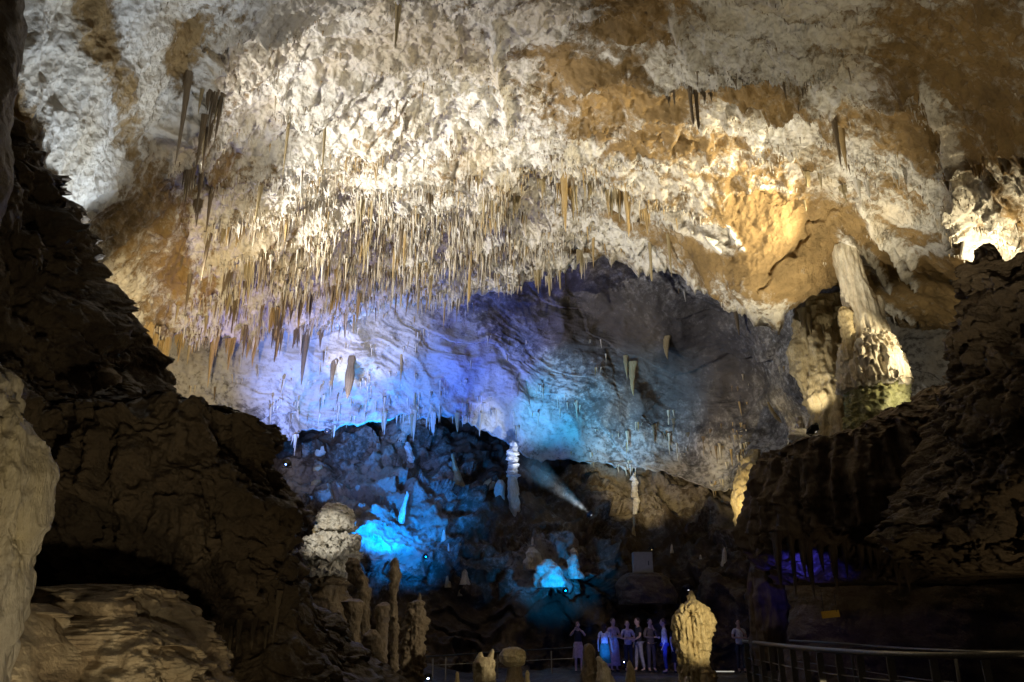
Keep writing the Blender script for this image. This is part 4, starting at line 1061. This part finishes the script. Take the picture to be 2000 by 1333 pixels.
def ball(c, r, n=14):
    V, k = [], n
    for i in range(k + 1):
        a = math.pi * i / k
        for j in range(2 * k):
            b = math.pi * j / k
            V.append((c[0] + r[0] * math.sin(a) * math.cos(b), c[1] + r[1] * math.sin(a) * math.sin(b), c[2] + r[2] * math.cos(a)))
    return np.array(V), grid_quads(k + 1, 2 * k, True)

def fuse(me, balls, vox=.0085):
    """weld balls onto a body as one continuous skin"""
    import bmesh
    bm = bmesh.new()
    bm.from_mesh(me)
    for c, r in balls:
        bmesh.ops.create_icosphere(bm, subdivisions=3, radius=1, matrix=Matrix.Translation(c) @ Matrix.Diagonal((*r, 1)))
    m2 = bpy.data.meshes.new('fused')
    bm.to_mesh(m2)
    bm.free()
    o = bpy.data.objects.new('fused', m2)
    COL.objects.link(o)
    md = o.modifiers.new('r', 'REMESH')
    md.mode = 'VOXEL'
    md.voxel_size = vox
    sm = o.modifiers.new('s', 'SMOOTH')
    sm.iterations = 2
    bpy.context.view_layer.update()
    dg = bpy.context.evaluated_depsgraph_get()
    out = bpy.data.meshes.new_from_object(o.evaluated_get(dg), depsgraph=dg)
    out.name = 'body'
    bpy.data.objects.remove(o)
    out.polygons.foreach_set('use_smooth', [True] * len(out.polygons))
    return out

def person(px, Y, z, h, face, pose, label, top, bottom, sleeves='short', skirt=0, hair=(0.05, 0.03, 0.02), longhair=False, prop=None, step=0.0):
    g = P(px, 1300, Y)
    t = thing('person', (float(px - 1000) / F * float(Y / ray(px, 1290)[1]), Y, z), label, 'person', None)
    k = h / 1.74
    v, e, r = [], [], []
    def ad(p, rad, par=None):
        v.append(p)
        r.append(rad)
        if par is not None:
            e.append((par, len(v) - 1))
        return len(v) - 1
    pel = ad((0, 0, .95), (.145, .105))
    wst = ad((0, 0, 1.11), (.12, .09), pel)
    che = ad((0, .01, 1.30), (.15, .105), wst)
    nkb = ad((0, .01, 1.43), (.08, .07), che)
    nck = ad((0, 0, 1.50), .052, nkb)
    jaw = ad((0, -.025, 1.565), (.062, .07), nck)
    hands = []
    for sd, (el, wr) in zip((1, -1), ARMS[pose]):
        sh = ad((sd * .165, .01, 1.385), (.058, .055), nkb)
        ei = ad(el, .041, sh)
        wi = ad(wr, .028, ei)
        d = (Vector(wr) - Vector(el)).normalized()
        side = d.cross(Vector((0, 1, 0.15))).normalized()
        nrm = d.cross(side).normalized()
        pm = Vector(wr) + d * .07
        pi = ad(tuple(pm), (.034, .020), wi)
        for q, ln in zip((-.027, -.009, .009, .027), (.060, .076, .080, .066)):
            b1 = pm + side * q + d * .035
            f1 = ad(tuple(b1), .0095, pi)
            f2 = ad(tuple(b1 + d * ln * .5 + nrm * .008), .0085, f1)
            ad(tuple(b1 + d * ln * .85 + nrm * .03), .007, f2)
        tb = Vector(wr) + d * .03 + side * .034
        t1 = ad(tuple(tb), .012, wi)
        ad(tuple(tb + d * .045 + side * .02 + nrm * .012), .009, t1)
    legs = []
    for sd in (1, -1):
        hp = ad((sd * .085, 0, .88), (.085, .085), pel)
        kn = ad((sd * .095, -.01 + sd * step * .5, .49), .056, hp)
        an = ad((sd * .10, .02 + sd * step, .09), .040, kn)
        ad((sd * .105, -.12 + sd * step, .035), (.040, .033), an)
        legs.append((hp, kn, an))
    body = fuse(skin('body', v, e, r, 1, 0), [((0, -.012, 1.625), (.076, .097, .112)), ((0, -.040, 1.560), (.055, .066, .066)), ((0, -.112, 1.600), (.014, .020, .026)), ((0, -.102, 1.562), (.024, .010, .008)), ((.078, .0, 1.61), (.012, .022, .032)), ((-.078, .0, 1.61), (.012, .022, .032)), ((0, 0, 1.48), (.056, .056, .09))])
    S = Matrix.Scale(k, 4)
    RZ = Matrix.Rotation(R(face), 4, 'Z')
    def put(name, me, mat):
        me.transform(RZ @ S)
        o = bpy.data.objects.new(name, me)
        COL.objects.link(o)
        me.materials.append(mat)
        o.parent = t
        return o
    put('body', body, M_SKIN)
    # shirt, over torso and upper arms
    sv, se, sr = [(0, 0, .86), (0, 0, 1.08), (0, .01, 1.30), (0, .01, 1.415)], [(0, 1), (1, 2), (2, 3)], [(.172, .135), (.145, .112), (.168, .122), (.095, .085)]
    for sd, (el, wr) in zip((1, -1), ARMS[pose]):
        sv.append((sd * .168, .01, 1.385))
        sr.append((.068, .066))
        se.append((3, len(sv) - 1))
        S0, E0, W0 = Vector((sd * .168, .01, 1.385)), Vector(el), Vector(wr)
        if sleeves == 'none':
            continue
        if sleeves == 'short':
            sv.append(tuple(S0.lerp(E0, .65)))
            sr.append(.056)
            se.append((len(sv) - 2, len(sv) - 1))
        else:
            sv += [tuple(E0), tuple(E0.lerp(W0, .92))]
            sr += [.052, .040]
            se += [(len(sv) - 3, len(sv) - 2), (len(sv) - 2, len(sv) - 1)]
    put('shirt', skin('shirt', sv, se, sr, 1, 0), top)
    if skirt:
        put('skirt', lathe('skirt', [(0, 0, 1.04, .135, .105), (0, 0, .98, .165, .125), (0, 0, .85, .185, .15), (0, 0, (skirt + .85) / 2, .20, .17), (0, 0, skirt, .225, .19)]), bottom)
    else:
        tv, te, tr = [(0, 0, 1.03)], [], [(.150, .115)]
        for sd, (hp, kn, an) in zip((1, -1), legs):
            b0 = len(tv)
            a_ = v[an]
            tv += [v[hp], v[kn], (a_[0], a_[1], .12)]
            tr += [(.095, .097), .069, .055]
            te += [(0, b0), (b0, b0 + 1), (b0 + 1, b0 + 2)]
        put('trousers', skin('trousers', tv, te, tr, 1, 0), bottom)
    for sd, (hp, kn, an) in zip((1, -1), legs):
        a_ = v[an]
        put('shoe', skin('shoe', [(a_[0], a_[1] + .03, .045), (a_[0], a_[1] - .06, .042), (a_[0], a_[1] - .17, .034)], [(0, 1), (1, 2)], [(.042, .042), (.045, .04), (.038, .028)], 1, 0), cmat('dark shoes', (.03, .03, .03)))
    HV, HQ = ball((0, .014, 1.652), (.086, .100, .100))
    HV += (perlin(HV * 30) * .005)[:, None]
    if longhair:
        H2, Q2 = ball((0, .062, 1.53), (.088, .055, .17))
        HQ = np.concatenate([HQ, Q2 + len(HV)])
        HV = np.concatenate([HV, H2])
    put('hair', raw_mesh('hair', HV, HQ), cmat('hair %0.2f' % hair[0], hair))
    for sx in (-1, 1):
        put('eye', skin('eye', [(sx * .030, -.096, 1.628), (sx * .030, -.100, 1.628)], [(0, 1)], [.011, .009], 1, 0), M_EYE)
    return t

W_ = cmat
px_, yp = 0, 28.5
person(1130, 28.4, 0, 1.64, -8, 'raised', 'person in a black tank top raising both hands to the face', W_('black top', (.02, .02, .025)), W_('pink shorts', (.42, .30, .32)), 'none', skirt=.50, hair=(.10, .06, .04))
person(1182, 28.0, 0, 1.58, 160, 'down', 'person in a blue lit white top and green skirt seen from behind', W_('white top', (.75, .75, .78)), W_('green skirt', (.03, .25, .20)), 'short', skirt=.35, longhair=True)
person(1200, 28.9, 0, 1.74, 20, 'folded', 'tall person in a pale pink shirt and long skirt with folded arms', W_('dusty pink shirt', (.42, .32, .36)), W_('dusty pink skirt', (.36, .28, .34)), 'short', skirt=.20, hair=(.12, .08, .05))
person(1228, 28.5, 0, 1.66, 5, 'folded', 'person in a pale printed shirt and black trousers with folded arms', W_('pale printed shirt', (.50, .44, .46)), W_('black trousers', (.02, .02, .03)), 'short', hair=(.20, .14, .09))
person(1249, 28.9, 0, 1.76, -70, 'bag', 'person in a black jersey and grey trousers turned to the left', W_('black jersey', (.02, .02, .03)), W_('grey trousers', (.26, .25, .30)), 'short', step=.10)
person(1273, 28.7, 0, 1.72, 15, 'chin', 'person in a drab brown jacket standing right of the black jersey', W_('drab jacket', (.13, .10, .09)), W_('dark slacks', (.06, .05, .07)), 'long', hair=(.06, .04, .03))
person(1300, 28.0, 0, 1.72, -100, 'down', 'person in a white long sleeved top and navy leggings', W_('white jersey', (.62, .62, .70)), W_('navy leggings', (.03, .04, .22)), 'long', hair=(.10, .08, .07))
person(1322, 28.4, 0, 1.58, 30, 'bag', 'person in a black dress half hidden behind the large pitted stalagmite', W_('black dress', (.015, .015, .02)), W_('black dress', (.015, .015, .02)), 'short', skirt=.35)
person(1448, 28.3, 0, 1.70, -5, 'chin', 'person in a white t shirt with a hand at the chin beside the railing', W_('white t shirt', (.60, .60, .60)), W_('charcoal trousers', (.04, .04, .045)), 'short', hair=(.05, .04, .03))

# ------------------------------------------------------------------ railings
def tube(pts, rad, sides=10, flat=None):
    pts = [Vector(p) for p in pts]
    V = []
    for i, p in enumerate(pts):
        d = (pts[min(i + 1, len(pts) - 1)] - pts[max(i - 1, 0)]).normalized()
        a = d.cross(Vector((0, 0, 1)) if abs(d.z) < .9 else Vector((1, 0, 0))).normalized()
        b = d.cross(a).normalized()
        for k in range(sides):
            t_ = 2 * math.pi * k / sides
            V.append(tuple(p + a * rad * math.cos(t_) + b * (flat or rad) * math.sin(t_)))
    n = len(V)
    V += [tuple(pts[0]), tuple(pts[-1])]
    q = grid_quads(len(pts), sides, True)
    tr = []
    for k in range(sides):
        tr.append((n, (k + 1) % sides, k))
        tr.append((n + 1, n - sides + k, n - sides + (k + 1) % sides))
    return V, q, tr

def boxmesh(cx, cy, cz, sx, sy, sz, bev=.01):
    import bmesh
    bm = bmesh.new()
    bmesh.ops.create_cube(bm, size=1, matrix=Matrix.Translation((cx, cy, cz)) @ Matrix.Diagonal((sx, sy, sz, 1)))
    if bev:
        bmesh.ops.bevel(bm, geom=list(bm.edges), offset=bev, segments=2, affect='EDGES')
    me = bpy.data.meshes.new('box')
    bm.to_mesh(me)
    bm.free()
    return me

def resample(pts, n):
    p = np.array(pts, float)
    s = np.concatenate([[0], np.cumsum(np.linalg.norm(np.diff(p, axis=0), axis=1))])
    t_ = np.linspace(0, s[-1], n)
    return np.stack([np.interp(t_, s, p[:, k]) for k in range(3)], -1)

def rail_pts(lst, z):
    out = []
    for x, y in lst:
        dx, dy, dz = ray(x, y)
        Yd = (z - CZ) * dy / dz
        out.append((float(dx * Yd / dy), float(Yd), z))
    return out

def railing(name, pts, label, posts, wires, rad=.05, flatpost=.07):
    p0 = pts[len(pts) // 2]
    t = thing(name, (p0[0], p0[1], 0), label, 'railing')
    sm = resample(pts, 40)
    V, q, tr = tube(sm, rad)
    mk('handrail', raw_mesh('handrail', V, q, tr), M_METAL if rad > .025 else M_BLK, t, origin=sm[0].tolist())
    rs = resample(pts, 400)
    for f in posts:
        p = rs[int(f * 399)]
        d = rs[min(399, int(f * 399) + 2)] - rs[max(0, int(f * 399) - 2)]
        me = boxmesh(0, 0, p[2] / 2 - .06, flatpost * 2, .03, p[2] - .0, .004)
        me.transform(Matrix.Translation((p[0], p[1], 0)) @ Matrix.Rotation(math.atan2(d[1], d[0]) * 0.0 + R(8), 4, 'Z'))
        mk('post', me, M_POST, t, origin=(p[0], p[1], 0))
    for zf in wires:
        w = sm.copy()
        w[:, 2] = w[:, 2] * zf
        V, q, tr = tube(w, .012, 6)
        mk('wire', raw_mesh('wire', V, q, tr), M_METAL, t, origin=w[0].tolist())
railing('railing', rail_pts([(1452, 1253), (1530, 1262), (1600, 1269), (1700, 1276), (1800, 1280), (1900, 1281.5), (2000, 1281), (2150, 1281)], 1.1),
        'curved steel railing with broad posts along the near side of the walkway', [.03, .10, .18, .26, .33, .41, .48, .55, .61, .67, .73, .79, .85, .92], [.62, .3])
railing('railing', rail_pts([(1462, 1247.5), (1550, 1252), (1640, 1257.5), (1720, 1264), (1800, 1269), (1900, 1273), (2000, 1273), (2150, 1272)], 1.1),
        'thin dim steel railing along the far side of the walkway', [.05, .2, .35, .5, .65, .8, .95], [.5], .03, .03)
lp = [P(x, y, Yd).tolist() for x, y, Yd in [(815, 1284, 25), (880, 1280, 25.6), (960, 1275, 26.2), (1040, 1270, 26.8), (1120, 1265, 27.4)]]
railing('railing', lp, 'thin dark wire railing behind the stalagmites at the bottom centre', [.1, .18, .5, .85], [.6], .022, .02)

# ------------------------------------------------------------------ cabinet and yellow sign
cb = P(1256, 1125, 31.2)
t = thing('cabinet', cb.tolist(), 'pale grey metal cabinet standing on the dark slope below the yellow lamp', 'cabinet')
w_, h_ = 37 * mpp(1256, 1100, 31.2), 44 * mpp(1256, 1100, 31.2)
mk('body', boxmesh(cb[0], cb[1], cb[2] + h_ / 2, w_, .5, h_, .02), M_CAB, t, origin=cb.tolist())
mk('door', boxmesh(cb[0] + .02, cb[1] - .256, cb[2] + h_ / 2, w_ * .86, .02, h_ * .9, .006), M_CAB, t, origin=(cb[0], cb[1] - .26, cb[2]))
mk('handle', boxmesh(cb[0] + w_ * .26, cb[1] - .275, cb[2] + h_ * .52, .03, .03, .16, .006), M_BLK, t, origin=(cb[0] + w_ * .26, cb[1] - .275, cb[2] + h_ * .5))
rock('rock_ledge', [(1120, 1225, 1290, 31.2, .5), (1128, 1214, 1304, 31.2, .7), (1145, 1205, 1315, 31.3, .9), (1180, 1205, 1320, 31.5, 1.0)], M_DARK, 'dark rock ledge carrying the grey cabinet', 'rock', seg=80, nrow=50, noise=((1.5, .12, 3), (5, .05, 2)), seed=120)
sg = P(1622, 1200, 17.5)
me = boxmesh(0, 0, 0, 38 * mpp(1622, 1200, 17.5), .03, 13 * mpp(1622, 1200, 17.5), .006)
me.transform(Matrix.Translation(Vector(sg.tolist())) @ Matrix.Rotation(R(-5), 4, 'Y') @ Matrix.Rotation(R(10), 4, 'Z'))
t = thing('sign', sg.tolist(), 'small yellow rectangular sign hanging in the dark at right', 'sign')
mk('plate', me, M_YEL, t, origin=sg.tolist())
for sx in (-.14, .14):
    V, q, tr = tube([(sg[0] + sx, sg[1], sg[2] + .05), (sg[0] + sx, sg[1], sg[2] + .5)], .006, 6)
    mk('hanger', raw_mesh('hanger', V, q, tr), M_BLK, t, origin=(sg[0] + sx, sg[1], sg[2]))

# ------------------------------------------------------------------ lamps
lens_m = {}
def floodlight(pos, aim, col, size, strength, label):
    key = tuple(col) + (strength,)
    if key not in lens_m:
        lens_m[key] = emit('lit lens', col, strength)
    pos, aim = Vector(pos), Vector(aim)
    t = thing('floodlight', pos, label, 'floodlight')
    rot = (aim - pos).to_track_quat('-Z', 'Y').to_matrix().to_4x4()
    s = size
    def put(name, me, mat):
        me.transform(rot)
        o = bpy.data.objects.new(name, me)
        COL.objects.link(o)
        me.materials.clear()
        me.materials.append(mat)
        o.parent = t
    ring = lambda z, r: (0, 0, z, r, r)
    hs = lathe('housing', [ring(.30 * s, .10 * s), ring(.28 * s, .3 * s), ring(.0, .5 * s), ring(-.12 * s, .52 * s), ring(-.12 * s, .44 * s), ring(-.02 * s, .42 * s)], 24)
    put('housing', hs, M_BLK)
    k = [ring(-.05 * s, .43 * s), ring(-.08 * s, .28 * s), ring(-.09 * s, .02 * s)]
    put('lens', lathe('lens', k, 24), lens_m[key])
    V, q, tr = tube([(-.55 * s, 0, .05 * s), (-.56 * s, -.5 * s, .1 * s), (.56 * s, -.5 * s, .1 * s), (.55 * s, 0, .05 * s)], .05 * s, 6)
    put('bracket', raw_mesh('bracket', V, q, tr), M_BLK)
    return t

def spot(name, pos, aim, col, watt, ang, blend=.6, soft=.08):
    d = bpy.data.lights.new(name, 'SPOT')
    d.energy = watt
    d.color = col
    d.spot_size = R(ang)
    d.spot_blend = blend
    d.shadow_soft_size = soft
    o = bpy.data.objects.new(name, d)
    COL.objects.link(o)
    pos, aim = Vector(pos), Vector(aim)
    o.location = pos + (aim - pos).normalized() * .12
    o.rotation_euler = (aim - pos).to_track_quat('-Z', 'Y').to_euler()
    return o

WARM, YEL, COOL, VIO, BLUE, CYAN = (1, .90, .68), (1, .78, .38), (.78, .88, 1), (.17, .31, 1), (.0, .22, 1), (.0, .30, 1)
def lamp(pos, aim, col, watt, ang, label=None, size=.3, glow=8, blend=.6, soft=.08):  # without a label: a bare spot, several of them added fills
    pos = P(*pos) if not isinstance(pos, Vector) else np.array(pos)
    aim = P(*aim) if (isinstance(aim, tuple) and len(aim) == 3) else np.array(aim)
    spot('lamp_or_fill', pos.tolist(), aim.tolist(), col, watt, ang, blend, soft)
    if label:
        floodlight(pos.tolist(), aim.tolist(), col, size, glow, label)

# --- LIGHTS ---
# key light of the ceiling, beside the column
lamp((1588, 838, 19.0), S1.at(1080, 330), WARM, 2600, 84, 'lamp on the right shelf aimed up across the ceiling', .35, 12, .9)
lamp((1655, 812, 18.6), S1.at(1590, 400), WARM, 3000, 64, None, blend=.95)  # extra unseen spot added to brighten the brown bulge
lamp((1640, 758, 24.6), S1.at(1560, 700), (.9, .95, 1), 90, 90, 'small bluish white lamp on the ochre flowstone left of the column', .22, 30)
lamp((1575, 800, 24), (1600, 740, 25.2), WARM, 110, 80, None)
lamp((1805, 795, 20.6), (1722, 785, 22.2), WARM, 80, 80, None)  # added low spot to lift the dark column base
lamp((1905, 700, 21), S2.at(1805, 660), WARM, 220, 80, None)  # added unseen spot to open up the black hollow beside the column
lamp((1918, 640, 19.8), (1695, 690, 21.4), (1, .86, .56), 800, 66, 'lamp hidden behind the right pinnacle aimed at the column', .3, 10)
lamp((1945, 530, 18.6), S1.at(1930, 420), (1, .84, .54), 270, 150, 'lamp hidden behind the right pinnacle aimed at the ceiling', .3, 10)
# left end of the ceiling edge
bl = S1.at(236, 575) + np.array([.7, -.7, -.6])
b2 = S1.at(300, 400) + np.array([.7, -.5, -.6])
lamp(Vector(b2.tolist()), S1.at(700, 130) + np.array([0, 0, -1.2]), (1, .95, .86), 2000, 84, None, blend=.9, soft=.05)  # added unseen spot, carries the left light to the upper ceiling
lamp(Vector(bl.tolist()), S1.at(900, 330) + np.array([0, 0, -1.5]), (1, .95, .86), 7600, 74, None, blend=.9, soft=.05)
al = S1.at(1672, 374) + np.array([-.3, -.5, -1.1])
lamp(Vector(al.tolist()), S1.at(1050, 310) + np.array([0, 0, -1.0]), (1, .86, .58), 3000, 92, None, blend=.9, soft=.05)
lamp((345, 792, 13.6), S1.at(420, 665), (1, .78, .44), 4500, 60, None, blend=.9)  # added spot behind the boss to light the orange fringe
lamp((240, 783, 12.6), S1.at(420, 660), (1, .86, .62), 50, 80, 'glaring white lamp among the dark rocks at left', .22, 40)
lamp((560, 905, 25.5), S2.at(700, 735), VIO, 4600, 92, 'violet lamp hidden behind the dark boss', .3, 10, 1.0)
lamp((560, 905, 25.0), S1.at(600, 480), (.4, .36, 1), 900, 110, None)  # added violet fill that tints the ceiling shadows
lamp((640, 842, 29), S2.at(700, 690), (1, .94, .9), 700, 50, 'white lamp under the left end of the vault', .25, 10)
# blue alcove
lamp((831, 1087, S3.at(831, 1087)[1] - 3.0), S3.at(765, 985), BLUE, 1000, 96, 'blue floodlight on the dark slope left of centre', .2, 30)
lamp((1090, 1060, 31), S3.at(1001, 890), (1, .97, .92), 160, 12, None)  # added narrow spot to whiten the tall stacked stalagmite
lamp((1000, 1090, 30), S2.at(1230, 690), (.2, .3, 1), 420, 60, None)  # added blue fill for the recess of the vault
lamp((1040, 1010, 31.5), S2.at(1085, 790), (.02, .48, 1), 3400, 38, None, blend=1.0)
lamp((1090, 1010, 31.5), S2.at(1215, 830), (.04, .52, 1), 3400, 46, None, blend=1.0)
lamp((1030, 1015, 31), S2.at(1010, 790), (.35, .5, 1), 1500, 44, None)
lamp((1090, 1015, 31), S2.at(1330, 850), (.3, .42, .9), 350, 40, None)
lamp(Vector((9.6, 11.5, .5)), (1700, 930, 18), (1, .8, .5), 130, 70, None, blend=.9)  # added faint warm fill for the right rocks, no lamp stands there
lamp(Vector((-1.0, 4.6, .4)), (460, 1190, 9.5), (1, .86, .62), 60, 26, None, blend=.9)  # added spot to make the fringe under the boss visible
lamp((960, 1090, 30), S2.at(950, 655), (.06, .12, 1), 3200, 40, None)
lamp((760, 930, 33.6), S2.at(715, 812), (0, .45, 1), 700, 80, None)
lamp((760, 1060, S3.at(760, 1050)[1] - 2.6), S3.at(750, 935), BLUE, 2600, 100, None)  # added second blue spot so the lit patch reaches higher
lamp((1104, 1153, S3.at(1104, 1150)[1] - 2.2), S3.at(1075, 1095), CYAN, 420, 88, 'dark floodlight in front of the bright blue pool of light', .2, 30)
# white projector with its beam
lamp((1152, 1004, 33), (1040, 915, 34), (.9, .97, 1), 1300, 26, 'white projector throwing a misty beam up to the left', .3, 40)
# yellow lamps right of centre
lamp((1272, 1071, 32.6), (1238, 940, 33.5), YEL, 900, 40, 'small white lamp on the slope above the cabinet', .22, 40)
lamp((1236, 940, 33.2), S2.at(1275, 905), YEL, 420, 100, None)
lamp((1390, 1040, 30.5), (1456, 945, 33), YEL, 800, 56, None)  # added unseen spot to light the flowstone slab yellow
lamp((1345, 1148, 27), (1348, 1000, 28), (.95, .97, 1), 20, 70, 'glowing white lamp above the large pitted stalagmite', .3, 30)
# added bare spots in front of the stalagmites, no fittings
lamp(Vector((6.4, 16.6, 2.1)), (1356, 1232, 22), (1, .83, .48), 1400, 20, None)
lamp(Vector((3.6, 16.5, 1.2)), (775, 1210, 20.5), (1, .88, .66), 560, 30, None)
lamp(Vector((5.2, 13.0, .3)), (1000, 1300, 21), (1, .84, .5), 500, 22, None)
lamp(Vector((6.8, 15.0, .3)), (1180, 1310, 22.5), (1, .84, .5), 260, 16, None)
lamp(Vector((-6.0, 17.5, 6.0)), (650, 1060, 24.5), (1, .94, .80), 1300, 15, None)
# near left
lamp(Vector((-.9, 2.9, .6)), (30, 1030, 5.2), (1, .88, .62), 190, 60, None)
lamp(Vector((-1.6, 4.2, .2)), (230, 1320, 7), (1, .82, .5), 120, 60, None)
# left white flank, then added unseen fills across the ceiling
lamp((350, 780, 14.2), S1.at(185, 130), COOL, 1700, 64, None)
lamp(Vector((1.0, 11.0, .3)), S1.at(760, 60), (.90, .86, .95), 750, 64, None, blend=.9)
lamp((62, 305, 8.6), S1.at(800, 300), (1, .93, .80), 500, 70, None, blend=.8, soft=.05)
lamp(Vector((5.0, 12.0, .3)), S1.at(720, 330), (1, .93, .78), 200, 50, None, blend=.9)
lamp(Vector((6.0, 9.5, .5)), S1.at(1600, 140), (1, .86, .60), 2300, 56, None, blend=.9)
# visitors
lamp((1178, 1300, 25), (1182, 1265, 28), (.03, .18, 1), 560, 14, None)  # added narrow blue spot to brighten the person in the white top
lamp((1290, 1300, 25), (1300, 1262, 28), (.06, .14, 1), 380, 12, None)  # added narrow blue spot on the person with long sleeves
lamp((1219, 1293, 25), (1220, 1262, 28.5), (.09, .16, .9), 55, 100, 'small white blue lamp at the visitors feet', .16, 60)
lamp((1328, 1305, 25), (1300, 1262, 28.5), (.05, .1, 1), 30, 90, 'tiny blue lamp left of the large pitted stalagmite', .14, 40)
lamp((1572, 1118, 19), (1570, 1090, 20), (.06, .06, 1), 45, 120, None)
lamp((836, 1322, 22), (836, 1300, 22.3), (.6, .65, 1), 4, 90, 'blue white bar lamp low beside the thick brown stalagmite', .2, 60)

st = P(1415, 1312, 27)
mk_st = mk('step_light', boxmesh(st[0], st[1], st[2], .62, .10, .03, .008), emit('lit step', (1, .95, .8), .35), origin=st.tolist())
setp(mk_st, 'lit strip on the floor left of the person in the white t shirt', 'light strip')

# ------------------------------------------------------------------ mist in the projector's beam
a, b = pv(1150, 1002, 33), pv(1005, 885, 34)
d = (b - a)
L_ = d.length
ms = lathe('mist', [(0, 0, .02, .02, .02), (0, 0, .05, .08, .08), (0, 0, L_, .95, .95), (0, 0, L_ + .05, .02, .02)], 24)
m, t_, b_ = nt('mist')
t_.nodes.remove(b_)
vp = N(t_, 'ShaderNodeVolumePrincipled', Density=0.10)
tc = N(t_, 'ShaderNodeTexCoord')
sx = N(t_, 'ShaderNodeSeparateXYZ')
t_.links.new(tc.outputs['Object'], sx.inputs[0])
rr_ = mth(t_, 'SQRT', mth(t_, 'ADD', mth(t_, 'MULTIPLY', sx.outputs[0], sx.outputs[0]), mth(t_, 'MULTIPLY', sx.outputs[1], sx.outputs[1])))
rel = mth(t_, 'DIVIDE', rr_, mth(t_, 'ADD', mth(t_, 'MULTIPLY', sx.outputs[2], .85 / L_), .07))
core = mth(t_, 'POWER', mth(t_, 'SUBTRACT', 1.0, rel, True), 1.0)
nn = N(t_, 'ShaderNodeTexNoise', Scale=1.4, Detail=3.0)
t_.links.new(tc.outputs['Object'], nn.inputs['Vector'])
fade = mth(t_, 'SUBTRACT', 1.0, mth(t_, 'DIVIDE', sx.outputs[2], L_), True)
den = mth(t_, 'MULTIPLY', mth(t_, 'MULTIPLY', core, fade), mth(t_, 'MULTIPLY', nn.outputs[0], 0.7))
t_.links.new(den, vp.inputs['Density'])
t_.links.new(vp.outputs[0], [n for n in t_.nodes if n.type == 'OUTPUT_MATERIAL'][0].inputs['Volume'])
o = mk('mist', ms, m)
o.location = a
o.rotation_euler = d.to_track_quat('Z', 'Y').to_euler()
setp(o, 'faint mist lit by the white projector beam', 'mist', kind='stuff')

# ------------------------------------------------------------------ world, view
w = bpy.data.worlds.new('World')
scene.world = w
w.use_nodes = True
w.node_tree.nodes['Background'].inputs[0].default_value = (1.0, .82, .6, 1)
w.node_tree.nodes['Background'].inputs[1].default_value = 0.018
scene.view_settings.view_transform = 'Standard'
scene.view_settings.look = 'None'
scene.view_settings.exposure = 0
scene.view_settings.gamma = 1
scene.cycles.use_denoising = True
scene.cycles.max_bounces = 6
scene.cycles.diffuse_bounces = 3
scene.cycles.volume_step_rate = 1
scene.cycles.sample_clamp_indirect = 4
